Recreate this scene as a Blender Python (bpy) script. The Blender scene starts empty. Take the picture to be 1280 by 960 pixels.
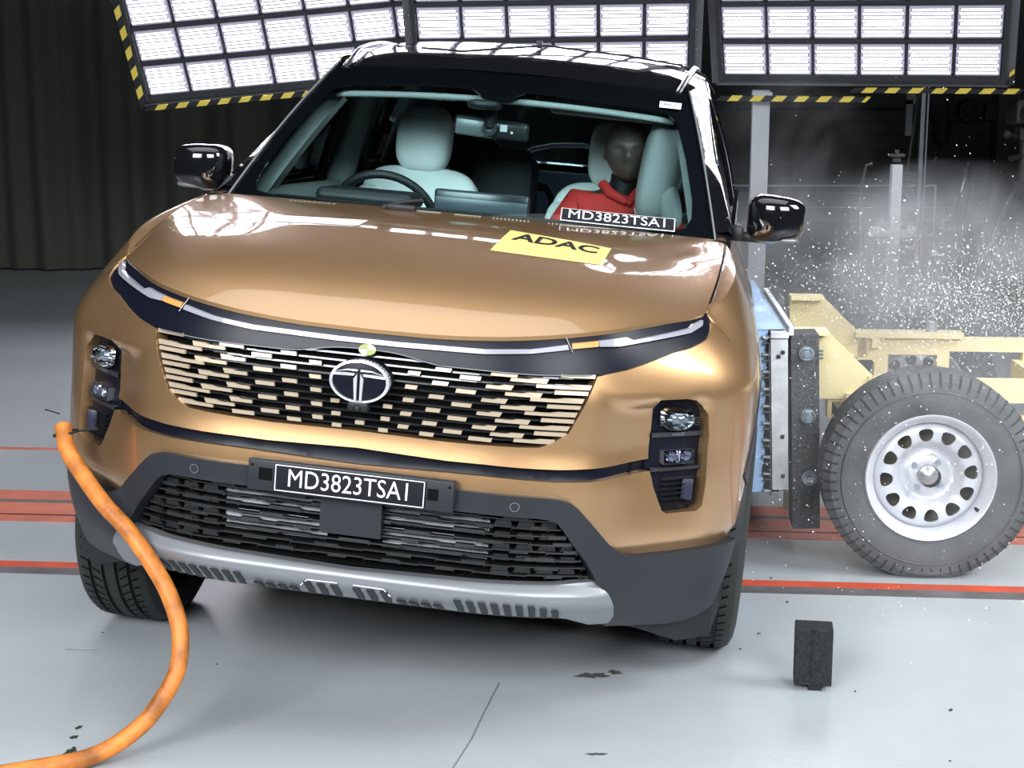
import bpy, bmesh, math, random
from bisect import bisect_right
from mathutils import Matrix, Vector, noise
from mathutils.geometry import delaunay_2d_cdt
random.seed(7)
scn=bpy.context.scene
COL=scn.collection
# ---------------------------------------------------------------- camera, world, lights, exposure
F_PX=1900.0
cam_d=bpy.data.cameras.new('camera');cam=bpy.data.objects.new('camera',cam_d);COL.objects.link(cam)
cam_d.sensor_width=36;cam_d.lens=F_PX/1280*36;cam_d.clip_start=.05;cam_d.clip_end=200
cam.location=(0,0,1.55);cam.rotation_euler=(math.radians(90-10.4375),0,0)
scn.camera=cam
wd=bpy.data.worlds.new('hall_ambient');scn.world=wd;wd.use_nodes=True
wd.node_tree.nodes['Background'].inputs[0].default_value=(.8,.9,1,1)
wd.node_tree.nodes['Background'].inputs[1].default_value=.012
vs=scn.view_settings
scn.display_settings.display_device='sRGB'
vs.view_transform='Standard';vs.look='None';vs.exposure=0.0;vs.gamma=1;vs.use_curve_mapping=False
cy=scn.cycles
cy.use_denoising=True
cy.max_bounces=8;cy.transparent_max_bounces=16;cy.glossy_bounces=4;cy.diffuse_bounces=3;cy.volume_bounces=0
cy.caustics_reflective=False;cy.caustics_refractive=False
cy.sample_clamp_indirect=8
cy.volume_step_rate=2.0;cy.volume_max_steps=96
def area(name,loc,target,sx,sy,power,color=(1,1,1),spread=180,parent=None):
    l=bpy.data.lights.new(name,'AREA');l.shape='RECTANGLE';l.size=sx;l.size_y=sy;l.energy=power;l.color=color;l.spread=math.radians(spread)
    o=bpy.data.objects.new(name,l);COL.objects.link(o);o.location=loc
    d=Vector(target)-Vector(loc);o.rotation_euler=d.to_track_quat('-Z','Y').to_euler()
    if parent:o.parent=parent
    return o
CW=(.93,.97,1.0)
area('overhead_flood_light',(-.6,4.1,5.0),(-.6,4.1,0),6.6,3.9,92,CW,125)
area('front_flood_light_west',(-3.4,-2.1,4.1),(-.6,4.6,1.1),4.0,2.6,130,CW,75)
area('front_flood_light_east',(3.0,-2.4,4.1),(.0,4.6,1.1),4.0,2.6,104,CW,75)
area('trolley_fill_light',(4.6,3.2,3.8),(1.3,5.4,.4),2.2,2.2,100,CW,110)  # added out-of-frame fill that brightens the trolley

# ---------------------------------------------------------------- material helpers
MATS={}
def mat(name,col=(.5,.5,.5),rough=.5,metal=0.0,coat=0.0,spec=.5,emis=None,estr=0.0,bump=None,var=None):
    """procedural principled material; bump=(scale,strength); var=(scale,amount,detail)"""
    if name in MATS:return MATS[name]
    m=bpy.data.materials.new(name);m.use_nodes=True;nt=m.node_tree;b=nt.nodes['Principled BSDF']
    b.inputs['Base Color'].default_value=(*col,1);b.inputs['Roughness'].default_value=rough
    b.inputs['Metallic'].default_value=metal;b.inputs['Coat Weight'].default_value=coat
    b.inputs['Coat Roughness'].default_value=.03
    b.inputs['Specular IOR Level'].default_value=spec
    if emis:
        b.inputs['Emission Color'].default_value=(*emis,1);b.inputs['Emission Strength'].default_value=estr
    if var:
        tc=nt.nodes.new('ShaderNodeTexCoord');n=nt.nodes.new('ShaderNodeTexNoise');n.inputs['Scale'].default_value=var[0];n.inputs['Detail'].default_value=var[2] if len(var)>2 else 4
        nt.links.new(tc.outputs['Object'],n.inputs['Vector'])
        r=nt.nodes.new('ShaderNodeMapRange');r.inputs['From Min'].default_value=.3;r.inputs['From Max'].default_value=.7
        r.inputs['To Min'].default_value=1-var[1];r.inputs['To Max'].default_value=1+var[1]
        nt.links.new(n.outputs[0],r.inputs['Value'])
        mx=nt.nodes.new('ShaderNodeVectorMath');mx.operation='SCALE';mx.inputs[0].default_value=col
        nt.links.new(r.outputs[0],mx.inputs['Scale']);nt.links.new(mx.outputs[0],b.inputs['Base Color'])
    if bump:
        tc=nt.nodes.new('ShaderNodeTexCoord');n=nt.nodes.new('ShaderNodeTexNoise');n.inputs['Scale'].default_value=bump[0];n.inputs['Detail'].default_value=3
        nt.links.new(tc.outputs['Object'],n.inputs['Vector'])
        bp=nt.nodes.new('ShaderNodeBump');bp.inputs['Strength'].default_value=bump[1];bp.inputs['Distance'].default_value=.01
        nt.links.new(n.outputs[0],bp.inputs['Height']);nt.links.new(bp.outputs[0],b.inputs['Normal'])
    MATS[name]=m;return m
def glass(name,tint,refl_rough=.0,ior=1.5,boost=1.0):
    m=bpy.data.materials.new(name);m.use_nodes=True;nt=m.node_tree;nt.nodes.clear()
    out=nt.nodes.new('ShaderNodeOutputMaterial');mix=nt.nodes.new('ShaderNodeMixShader')
    tr=nt.nodes.new('ShaderNodeBsdfTransparent');tr.inputs[0].default_value=(*tint,1)
    gl=nt.nodes.new('ShaderNodeBsdfGlossy');gl.inputs['Roughness'].default_value=refl_rough
    fr=nt.nodes.new('ShaderNodeFresnel');fr.inputs[0].default_value=ior
    nt.links.new(fr.outputs[0],mix.inputs[0]);nt.links.new(tr.outputs[0],mix.inputs[1]);nt.links.new(gl.outputs[0],mix.inputs[2])
    nt.links.new(mix.outputs[0],out.inputs[0]);MATS[name]=m;return m
PAINT=mat('bronze_metallic_paint',(.56,.335,.165),.36,.82,1.0,.5)
BLACKG=mat('gloss_black_paint',(.006,.006,.008),.09,0,1.0)
PIANO=mat('piano_black_plastic',(.006,.007,.014),.34,0,0,.22)
BLACKP=mat('matte_black_plastic',(.012,.013,.015),.5,0,0,.4)
CHAR=mat('charcoal_cladding',(.017,.020,.026),.46,0,0,.5,bump=(900,.06))
TRIM=mat('bronze_grille_paint',(.50,.40,.29),.40,.25,.2)
SILV=mat('satin_silver_paint',(.26,.27,.29),.42,.5,.2)
SILVD=mat('dark_grey_teeth_plastic',(.028,.033,.035),.55)
CHROME=mat('chrome',(.85,.87,.9),.07,1)
DARKV=mat('deep_black',(.004,.004,.004),.8,0,0,.1)
GREYSH=mat('grey_shutter_plastic',(.20,.21,.225),.45,.1)
WHITE=mat('white_vinyl',(.85,.86,.88),.45)
YELL=mat('yellow_vinyl',(.80,.64,.20),.45)
BLACKV=mat('black_vinyl',(.008,.008,.008),.5)
PLATE=mat('dark_grey_plate_vinyl',(.014,.014,.019),.7,0,0,.15)
RUB=mat('tyre_rubber',(.022,.025,.024),.62,0,0,.45,bump=(500,.08))
RIMD=mat('dark_alloy',(.05,.05,.055),.35,.8)
TEAL=mat('seat_fabric',(.86,.90,.89),.8,bump=(700,.05))
TRIMI=mat('cabin_trim',(.60,.67,.66),.7)
DARKI=mat('dark_cabin_plastic',(.014,.015,.017),.5)
HEADL=mat('headliner',(.42,.45,.44),.9)
GLASS=glass('windshield_glass',(.80,.97,.97),ior=1.30)
GLASSD=glass('tinted_side_glass',(.30,.40,.40),ior=1.4)
LENS=glass('clear_lens',(.86,.90,.95),ior=1.45)
ORANGE=mat('orange_hose_rubber',(.60,.19,.030),.5,0,0,.5,var=(17,.5,8),bump=(60,.15))

# ---------------------------------------------------------------- object helpers
def mk(name,verts,faces,m=None,parent=None,smooth=False,fm=None,mats=None):
    me=bpy.data.meshes.new(name);me.from_pydata([tuple(v) for v in verts],[],faces)
    me.validate();me.update()
    for x in (mats or ([m] if m else [])):me.materials.append(x)
    if fm:
        for p,i in zip(me.polygons,fm):p.material_index=i
    if smooth:
        for p in me.polygons:p.use_smooth=True
    o=bpy.data.objects.new(name,me);COL.objects.link(o)
    if parent:o.parent=parent
    return o
class MB:
    def __init__(s):s.v=[];s.f=[]
    def add(s,v,f):
        k=len(s.v);s.v+= [tuple(x) for x in v];s.f+=[tuple(i+k for i in q) for q in f]
    def box(s,c,d,R=None,taper=1.0):
        hx,hy,hz=d[0]/2,d[1]/2,d[2]/2
        P=[(x*(taper if z>0 else 1),y*(taper if z>0 else 1),z) for z in (-hz,hz) for x,y in ((-hx,-hy),(hx,-hy),(hx,hy),(-hx,hy))]
        P=[Vector(p) for p in P]
        if R is not None:P=[R@p for p in P]
        s.add([p+Vector(c) for p in P],[(3,2,1,0),(4,5,6,7),(0,1,5,4),(1,2,6,5),(2,3,7,6),(3,0,4,7)])
    def rbox(s,c,d,r=.01,R=None,seg=2):
        bm=bmesh.new();bmesh.ops.create_cube(bm,size=1)
        for v in bm.verts:v.co=Vector((v.co.x*d[0],v.co.y*d[1],v.co.z*d[2]))
        r=min(r,min(d)*.49)
        bmesh.ops.bevel(bm,geom=bm.edges[:],offset=r,segments=seg,profile=.5,affect='EDGES')
        bm.verts.index_update()
        P=[(R@v.co if R is not None else v.co)+Vector(c) for v in bm.verts]
        s.add(P,[[v.index for v in f.verts] for f in bm.faces]);bm.free()
    def prism(s,poly,axis,a,b):
        """poly of 2D points extruded along axis from a to b"""
        def p3(u,v,w):
            return {'x':(w,u,v),'y':(u,w,v),'z':(u,v,w)}[axis]
        n=len(poly);P=[p3(u,v,a) for u,v in poly]+[p3(u,v,b) for u,v in poly]
        s.add(P,[tuple(range(n))[::-1],tuple(range(n,2*n))]+[(i,(i+1)%n,n+(i+1)%n,n+i) for i in range(n)])
    def tube(s,pts,r,seg=10,cap=True):
        pts=[Vector(p) for p in pts];rs=r if isinstance(r,(list,tuple)) else [r]*len(pts)
        up=Vector((0,0,1));prev=None;rings=[]
        for i,p in enumerate(pts):
            d=(pts[min(i+1,len(pts)-1)]-pts[max(i-1,0)]).normalized()
            if prev is None:
                a=d.cross(up)
                if a.length<1e-3:a=d.cross(Vector((1,0,0)))
            else:a=prev-d*prev.dot(d)
            a.normalize();prev=a;b=d.cross(a)
            rings.append([p+(a*math.cos(2*math.pi*k/seg)+b*math.sin(2*math.pi*k/seg))*rs[i] for k in range(seg)])
        f=[]
        for i in range(len(pts)-1):
            for k in range(seg):f.append((i*seg+k,i*seg+(k+1)%seg,(i+1)*seg+(k+1)%seg,(i+1)*seg+k))
        if cap:f+= [tuple(range(seg))[::-1],tuple(range((len(pts)-1)*seg,len(pts)*seg))]
        s.add([v for r_ in rings for v in r_],f)
    def lathe(s,prof,axis='x',seg=48,c=(0,0,0),closed=False):
        """prof: (radius, along-axis)"""
        P=[]
        for r,h in prof:
            for k in range(seg):
                a=2*math.pi*k/seg;u,v=r*math.cos(a),r*math.sin(a)
                q={'x':(h,u,v),'y':(u,h,v),'z':(u,v,h)}[axis];P.append((q[0]+c[0],q[1]+c[1],q[2]+c[2]))
        n=len(prof);f=[]
        for i in range(n-1 if not closed else n):
            j=(i+1)%n
            for k in range(seg):f.append((i*seg+k,i*seg+(k+1)%seg,j*seg+(k+1)%seg,j*seg+k))
        s.add(P,f)
    def sphere(s,c,r,n=12,m=8,sc=(1,1,1)):
        s.lathe([(math.sin(math.pi*i/m)*1.0*r+1e-5,-math.cos(math.pi*i/m)*r) for i in range(m+1)],'z',n)
        k=len(s.v)-(m+1)*n
        for i in range(k,len(s.v)):
            v=s.v[i];s.v[i]=(v[0]*sc[0]+c[0],v[1]*sc[1]+c[1],v[2]*sc[2]+c[2])
    def build(s,name,m,parent=None,smooth=False,auto=None):
        o=mk(name,s.v,s.f,m,parent,smooth)
        bm=bmesh.new();bm.from_mesh(o.data);bmesh.ops.recalc_face_normals(bm,faces=bm.faces);bm.to_mesh(o.data);bm.free()
        if auto is not None:shade_auto(o,auto)
        return o
def shade_auto(o,deg=35):
    me=o.data
    for p in me.polygons:p.use_smooth=True
    bm=bmesh.new();bm.from_mesh(me);c=math.radians(deg)
    for e in bm.edges:
        e.smooth=not(len(e.link_faces)==2 and e.calc_face_angle(0)>c)
    bm.to_mesh(me);bm.free()
def thing(name,label,cat,loc=(0,0,0),rz=0,group=None):
    o=bpy.data.objects.new(name,None);COL.objects.link(o);o.empty_display_size=.1
    o.location=loc;o.rotation_euler=(0,0,rz);return tag(o,label,cat,group)
def tag(o,label=None,cat=None,group=None,kind=None):
    if label:o['label']=label
    if cat:o['category']=cat
    if group:o['group']=group
    if kind:o['kind']=kind
    return o
def pip(p,poly):
    x,y=p;c=False;n=len(poly);j=n-1
    for i in range(n):
        xi,yi=poly[i];xj,yj=poly[j]
        if (yi>y)!=(yj>y) and x<(xj-xi)*(y-yi)/(yj-yi)+xi:c=not c
        j=i
    return c
def resample(poly,step):
    out=[];n=len(poly)
    for i in range(n):
        a,b=poly[i],poly[(i+1)%n];l=math.hypot(b[0]-a[0],b[1]-a[1]);k=max(1,int(math.ceil(l/step)))
        for j in range(k):out.append((a[0]+(b[0]-a[0])*j/k,a[1]+(b[1]-a[1])*j/k))
    return out
def chaikin(poly,n=2,keep=()):
    for _ in range(n):
        out=[];L=len(poly)
        for i in range(L):
            a,b=poly[i],poly[(i+1)%L]
            out.append((a[0]*.78+b[0]*.22,a[1]*.78+b[1]*.22));out.append((a[0]*.22+b[0]*.78,a[1]*.22+b[1]*.78))
        poly=out
    return poly
def mirror(half):
    """half polygon listed from s=0 over to s=0 (both ends on the centre line)"""
    L=[(-s,z) for s,z in half if s>1e-6]
    return list(half)+L[::-1]
def patch(name,poly,fn,m,parent,step=.03,holes=(),thick=.015,grid=None,shade=True,thin_fn=None):
    """2D polygon wrapped onto surface fn(u,v,off) with a rim of given thickness"""
    gu,gv=grid or (step,step)
    loops=[resample(poly,step)]+[resample(h,step) for h in holes]
    V=[];E=[];lid=[]
    for lp in loops:
        k=len(V);V+=lp;E+=[(k+i,k+(i+1)%len(lp)) for i in range(len(lp))];lid.append(range(k,len(V)))
    us=[p[0] for p in poly];vs_=[p[1] for p in poly]
    u0,u1,v0,v1=min(us),max(us),min(vs_),max(vs_)
    bpts=V[:]
    nu=int((u1-u0)/gu)+1;nv=int((v1-v0)/gv)+1
    cell={}
    for p in bpts:cell.setdefault((int(p[0]//step),int(p[1]//step)),[]).append(p)
    for i in range(nu+1):
        for j in range(nv+1):
            p=(u0+gu*(i+.5),v0+gv*(j+.5))
            if not pip(p,loops[0]) or any(pip(p,h) for h in loops[1:]):continue
            ci,cj=int(p[0]//step),int(p[1]//step);ok=True
            for a in (-1,0,1):
                for b in (-1,0,1):
                    for q in cell.get((ci+a,cj+b),()):
                        if (q[0]-p[0])**2+(q[1]-p[1])**2<(min(gu,gv)*.45)**2:ok=False
            if ok:V.append(p)
    r=delaunay_2d_cdt([Vector(p) for p in V],E,[],1,1e-6)
    v2=[(p.x,p.y) for p in r[0]];F=[]
    for f in r[2]:
        c=(sum(v2[i][0] for i in f)/len(f),sum(v2[i][1] for i in f)/len(f))
        if any(pip(c,h) for h in loops[1:]):continue
        F.append(tuple(f))
    P=[fn(u,v,0) for u,v in v2]
    n0=len(P)
    # boundary edges from the triangle set
    cnt={}
    for f in F:
        for i in range(len(f)):
            a,b=f[i],f[(i+1)%len(f)];cnt[(a,b)]=1
    be=[e for e in cnt if (e[1],e[0]) not in cnt]
    if thick:
        mp={}
        def dup(i,off):
            if (i,off) not in mp:
                mp[(i,off)]=len(P);P.append(fn(v2[i][0],v2[i][1],-off))
            return mp[(i,off)]
        for a,b in be:
            F.append((b,a,dup(a,0.0),dup(b,0.0))) if False else None
            F.append((dup(b,1e-6),dup(a,1e-6),dup(a,thick),dup(b,thick)))
    o=mk(name,P,F,m,parent,True)
    # orient: outward according to fn offset
    me=o.data
    k=0
    if F:
        p=me.polygons[0];c=v2[F[0][0]]
        d=Vector(fn(c[0],c[1],.01))-Vector(fn(c[0],c[1],0))
        if p.normal.dot(d)<0:
            me.flip_normals()
    return o
def strip2(name,A,Bp,m,parent,smooth=True):
    """ruled surface between two point lists"""
    n=len(A);return mk(name,list(A)+list(Bp),[(i,i+1,n+i+1,n+i) for i in range(n-1)],m,parent,smooth)
def text_mesh(name,txt,m,parent,size,fn,cx,cz,sx=1.0,bold=0.0,skew=0.0,depth=0.0015,font=None):
    """text flattened into mesh, each vertex placed by fn(u,v) with u right and v up"""
    c=bpy.data.curves.new(name+'_c','FONT');c.body=txt;c.size=size;c.align_x='CENTER';c.align_y='CENTER';c.offset=bold;c.extrude=0;c.resolution_u=3
    t=bpy.data.objects.new('tmp',c);COL.objects.link(t);dg=bpy.context.evaluated_depsgraph_get()
    me=bpy.data.meshes.new_from_object(t.evaluated_get(dg));bpy.data.objects.remove(t)
    me.name=name
    for v in me.vertices:
        u=cx+(v.co.x+skew*v.co.y)*sx;w=cz+v.co.y;v.co=fn(u,w)
    me.materials.clear();me.materials.append(m)
    o=bpy.data.objects.new(name,me);COL.objects.link(o);o.parent=parent
    return o
def interp(tab,x):
    # monotone cubic (Fritsch-Carlson)
    xs=[p[0] for p in tab];ys=[p[1] for p in tab]
    if x<=xs[0]:return ys[0]
    if x>=xs[-1]:return ys[-1]
    n=len(xs);h=[xs[i+1]-xs[i] for i in range(n-1)];dl=[(ys[i+1]-ys[i])/h[i] for i in range(n-1)]
    def m(i):
        if i==0:return dl[0]
        if i==n-1:return dl[-1]
        if dl[i-1]*dl[i]<=0:return 0
        w1=2*h[i]+h[i-1];w2=h[i]+2*h[i-1]
        return (w1+w2)/(w1/dl[i-1]+w2/dl[i])
    i=bisect_right(xs,x)-1
    a=(x-xs[i])/h[i];m0=m(i)*h[i];m1=m(i+1)*h[i]
    return ys[i]*(1+2*a)*(1-a)**2+m0*a*(1-a)**2+ys[i+1]*a*a*(3-2*a)+m1*a*a*(a-1)
PLAN=[(0,0),(.2,.002),(.36,.010),(.48,.036),(.58,.08),(.66,.135),(.74,.205),(.81,.27),(.87,.335),(.912,.405),(.935,.48),(.948,.58),(.952,.7),(.952,.9),(.948,1.2),(.94,2.5),(.92,3.6),(.87,4.1),(.80,4.4),(.68,4.53),(.4,4.58),(0,4.6)]
def _dens():
    # Catmull-Rom densify, cumulate arc length
    P=[(-PLAN[1][0],PLAN[1][1])]+PLAN+[(-PLAN[-2][0],PLAN[-2][1])]
    out=[]
    for i in range(1,len(P)-2):
        p0,p1,p2,p3=P[i-1:i+3]
        def kn(a,b):return max(1e-6,math.hypot(a[0]-b[0],a[1]-b[1])**.5)
        t0=0;t1=kn(p0,p1);t2=t1+kn(p1,p2);t3=t2+kn(p2,p3)
        for k in range(12):
            t=t1+(t2-t1)*k/12
            r=[]
            for c in (0,1):
                A1=(t1-t)/(t1-t0)*p0[c]+(t-t0)/(t1-t0)*p1[c]
                A2=(t2-t)/(t2-t1)*p1[c]+(t-t1)/(t2-t1)*p2[c]
                A3=(t3-t)/(t3-t2)*p2[c]+(t-t2)/(t3-t2)*p3[c]
                B1=(t2-t)/(t2-t0)*A1+(t-t0)/(t2-t0)*A2
                B2=(t3-t)/(t3-t1)*A2+(t-t1)/(t3-t1)*A3
                r.append((t2-t)/(t2-t1)*B1+(t-t1)/(t2-t1)*B2)
            out.append(tuple(r))
    out.append(PLAN[-1]);S=[0]
    for a,b in zip(out,out[1:]):S.append(S[-1]+math.hypot(b[0]-a[0],b[1]-a[1]))
    return S,out
S_,Q_=_dens()
def outline(s):
    s=min(max(s,0),S_[-1]-1e-6);i=bisect_right(S_,s)-1;i=min(i,len(S_)-2)
    a=(s-S_[i])/(S_[i+1]-S_[i]);p,q=Q_[i],Q_[i+1]
    return p[0]+(q[0]-p[0])*a,p[1]+(q[1]-p[1])*a
def _nrm(s):
    a=outline(max(0,s-.03));b=outline(s+.03)
    if s<.03:a=(-outline(.03-s)[0],outline(.03-s)[1])
    dx,dy=b[0]-a[0],b[1]-a[1];l=math.hypot(dx,dy);return -dy/l*-1,dx/l*-1  # outward
FR=[(.15,.16),(.2,.10),(.27,.03),(.33,.0),(.40,.0),(.5,-.008),(.6,-.008),(.7,.006),(.8,.006),(.86,.018),(.91,.033),(.96,.055),(1.0,.08),(1.2,.25)]
SD=[(.15,.09),(.25,.05),(.4,.012),(.55,.0),(.82,.0)]
ZT=[(0,.934),(.16,.936),(.31,.945),(.47,.961),(.61,.976),(.82,.994),(1.06,1.005),(1.25,1.045),(1.45,1.085),(1.7,1.125),(1.87,1.15),(2.2,1.16),(4,1.18),(6,1.18)]
IT=[(.9,.14),(1.06,.14),(1.25,.115),(1.45,.10),(1.7,.115),(1.87,.14),(2.2,.13),(4,.13),(6,.13)]
def sm(a,b,x):
    t=min(1,max(0,(x-a)/(b-a)));return t*t*(3-2*t)
def B(s,z,off=0):
    sg=1 if s>=0 else -1
    s=abs(s);x,y=outline(s);nx,ny=_nrm(s)
    w=sm(.6,1.15,s)
    d=interp(FR,z)*(1-w)+(interp(SD,z)+interp(IT,s)*(max(0,z-.82)/(interp(ZT,s)-.82))**1.7)*w
    d-=off
    return sg*(x-nx*d),y-ny*d,z

HSIDE=[(0,.795),(.17,.80),(.38,.806),(.66,.81),(1,.808)]
GC=[(0,0),(.04,.10),(.09,.22),(.18,.39),(.32,.58),(.5,.75),(.7,.885),(.85,.955),(1,1)]
GS=[(0,0),(.17,.24),(.38,.50),(.66,.78),(1,1)]
def HD(a,b,off=0):
    A=abs(a);sg=1 if a>=0 else -1
    s=A*1.06
    xf,yf,zf=B(s,interp(ZT,s)+.003,.002)
    xr,yr,zr=A*.808,1.0+.192*A*A,1.168-.018*A*A
    x=xf+(xr-xf)*b+ (.012*math.sin(math.pi*b)*A**2)
    y=yf+(yr-yf)*b
    w=A**3
    z=zf+(zr-zf)*(interp(GC,b)*(1-w)+interp(GS,b)*w)
    ac=.44+.54*b
    t=A-ac
    k=(1-t/(1-ac+1e-6)) if t>0 else math.exp(-(t/.26)**2)
    z-=.010*sm(.28,.55,b)*k*(1-sm(.70,.98,b))
    return sg*x,y,z+off
def WS(a,b,off=0):
    A=a*a
    x=a*(.775+(.63-.775)*b);y0=1.0+.28*A;y1=1.83+.09*A
    y=y0+(y1-y0)*b;z=1.165+(.45-.015*A)*b+.02*4*b*(1-b)
    return x,y-off*.5,z+off*.87
RZ=[(1.83,1.615),(1.95,1.66),(2.2,1.712),(2.6,1.748),(3.2,1.75),(3.9,1.71),(4.35,1.65)]
RW=[(1.83,.63),(2.3,.665),(3.5,.65),(4.35,.58)]
def RF(a,y,off=0):
    w=interp(RW,y);z=interp(RZ,y);A=abs(a)
    return a*w,y+ (.09*a*a*max(0,1-(y-1.83)/.5)),z-.04*A*A-.035*A**8-.015*A*A*0+off
def SG(y,b,off=0,side=1):
    # side glass band: y along, b from belt 0 to roof edge 1
    xb=.835 if y<3.5 else .835-.08*(y-3.5);zb=1.155+.01*(y-1.3)
    yy=max(y,1.83);xt,_,zt=RF(1,yy);
    if y<1.83: zt=1.6-(1.83-y)*.1
    x=xb+(xt-xb)*b+.018*math.sin(math.pi*b);z=zb+(zt-zb)*b
    return side*(x+off),y,z
def s_of_y(y):
    lo,hi=.9,4.8
    for _ in range(40):
        m=(lo+hi)/2
        if outline(m)[1]<y:lo=m
        else:hi=m
    return lo
# ================================================================ THE CAR (car-local metres: x lateral, y back from the nose, z up)
CARM=Matrix(((0.98503,0.15076,0.0836,-0.4274),(-0.15197,0.98835,0.00826,3.5621),(-0.08138,-0.02084,0.99647,0.0866),(0,0,0,1)))
CARM=Matrix(((0.98503,0.15076,0.08360,-0.4274),(-0.15197,0.98835,0.00826,3.5621),(-0.08138,-0.02084,0.99647,0.0866),(0,0,0,1)))
car=bpy.data.objects.new('car',None);COL.objects.link(car);car.matrix_world=CARM
tag(car,'bronze SUV with black roof struck on its side by the yellow trolley','car')
def cb(name,mb,m,auto=35,parent=None):return mb.build(name,m,parent or car,auto=auto)
def BS(s,z,off=0):
    """body side with the dent the barrier has pushed into the driver-side doors"""
    x,y,zz=B(s,z,off)
    if x>0 and y>1.5:
        x-=.15*sm(1.6,2.5,y)*(1-sm(3.3,4.0,y))*(1-sm(.80,1.14,z))
    return x,y,zz
SHELF=[(.5,.88),(.57,.859),(.637,.822),(.692,.815),(.757,.817),(1.2,.817)]
def BR(s,z,off=0):
    A=abs(s);sh=interp(SHELF,A)
    r=.030*sm(.56,.74,A)*(1-sm(.86,.94,A))*(1-sm(sh-.030,sh+.002,z))*sm(.40,.70,z)
    r-=.012*sm(.60,.70,z)*0
    # lower lip curls in above the cladding
    r+=.012*(1-sm(.425,.47,z))*sm(.6,.72,A)
    return B(s,z,off-r)
SC=s_of_y(.85);ZC=.36;AR=.42
def arc(a0,a1,R=AR,n=16,sc=None,zc=ZC):
    sc=SC if sc is None else sc
    return [(sc+R*math.cos(math.radians(a0+(a1-a0)*i/n)),zc+R*math.sin(math.radians(a0+(a1-a0)*i/n))) for i in range(n+1)]
GRB=[(0,.693),(.219,.690),(.388,.694),(.439,.697),(.467,.708),(.508,.735),(.549,.818),(.574,.872)]
BANDLOW=[(.60,.878),(.66,.888),(.812,.925),(.876,.934),(.958,.952),(1.006,.969),(1.045,.985)]
SPLIT=[(1.062,.985),(1.09,.93),(1.22,.865),(1.335,.745)]
CHARTOP=[(1.092,.428),(1.037,.425),(.839,.425),(.725,.427),(.690,.432),(.655,.446),(.626,.467),(.572,.524),(.540,.556),(.520,.570),(.495,.578),(.464,.581),(.356,.581),(.251,.583),(0,.586)]
a_=[p for p in arc(110,172) if .43<p[1]<.745]
STT=[(0,.653),(.224,.646),(.308,.647),(.392,.646),(.497,.647),(.585,.652),(.657,.657),(.754,.664)]
STB=[(.757,.635),(.657,.628),(.563,.619),(.478,.617),(.394,.618),(.311,.619),(.227,.618),(0,.613)]
LAMP=[(.755,.672),(.757,.733),(.756,.816),(.840,.817),(.872,.812),(.900,.796),(.918,.774),(.926,.718),(.925,.583),(.921,.540),(.905,.526),(.81,.526),(.795,.534),(.767,.595),(.758,.630)]
hole=mirror(STT+LAMP[1:-1]+STB)
bumper=patch('front_bumper',mirror(GRB+BANDLOW+SPLIT+a_+CHARTOP),BR,PAINT,car,.014,[hole],.040)
# hood
hood=patch('hood',[(-1,0),(1,0),(1,1),(-1,1)],HD,PAINT,car,.04,thick=.010,grid=(.025,.02))
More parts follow.
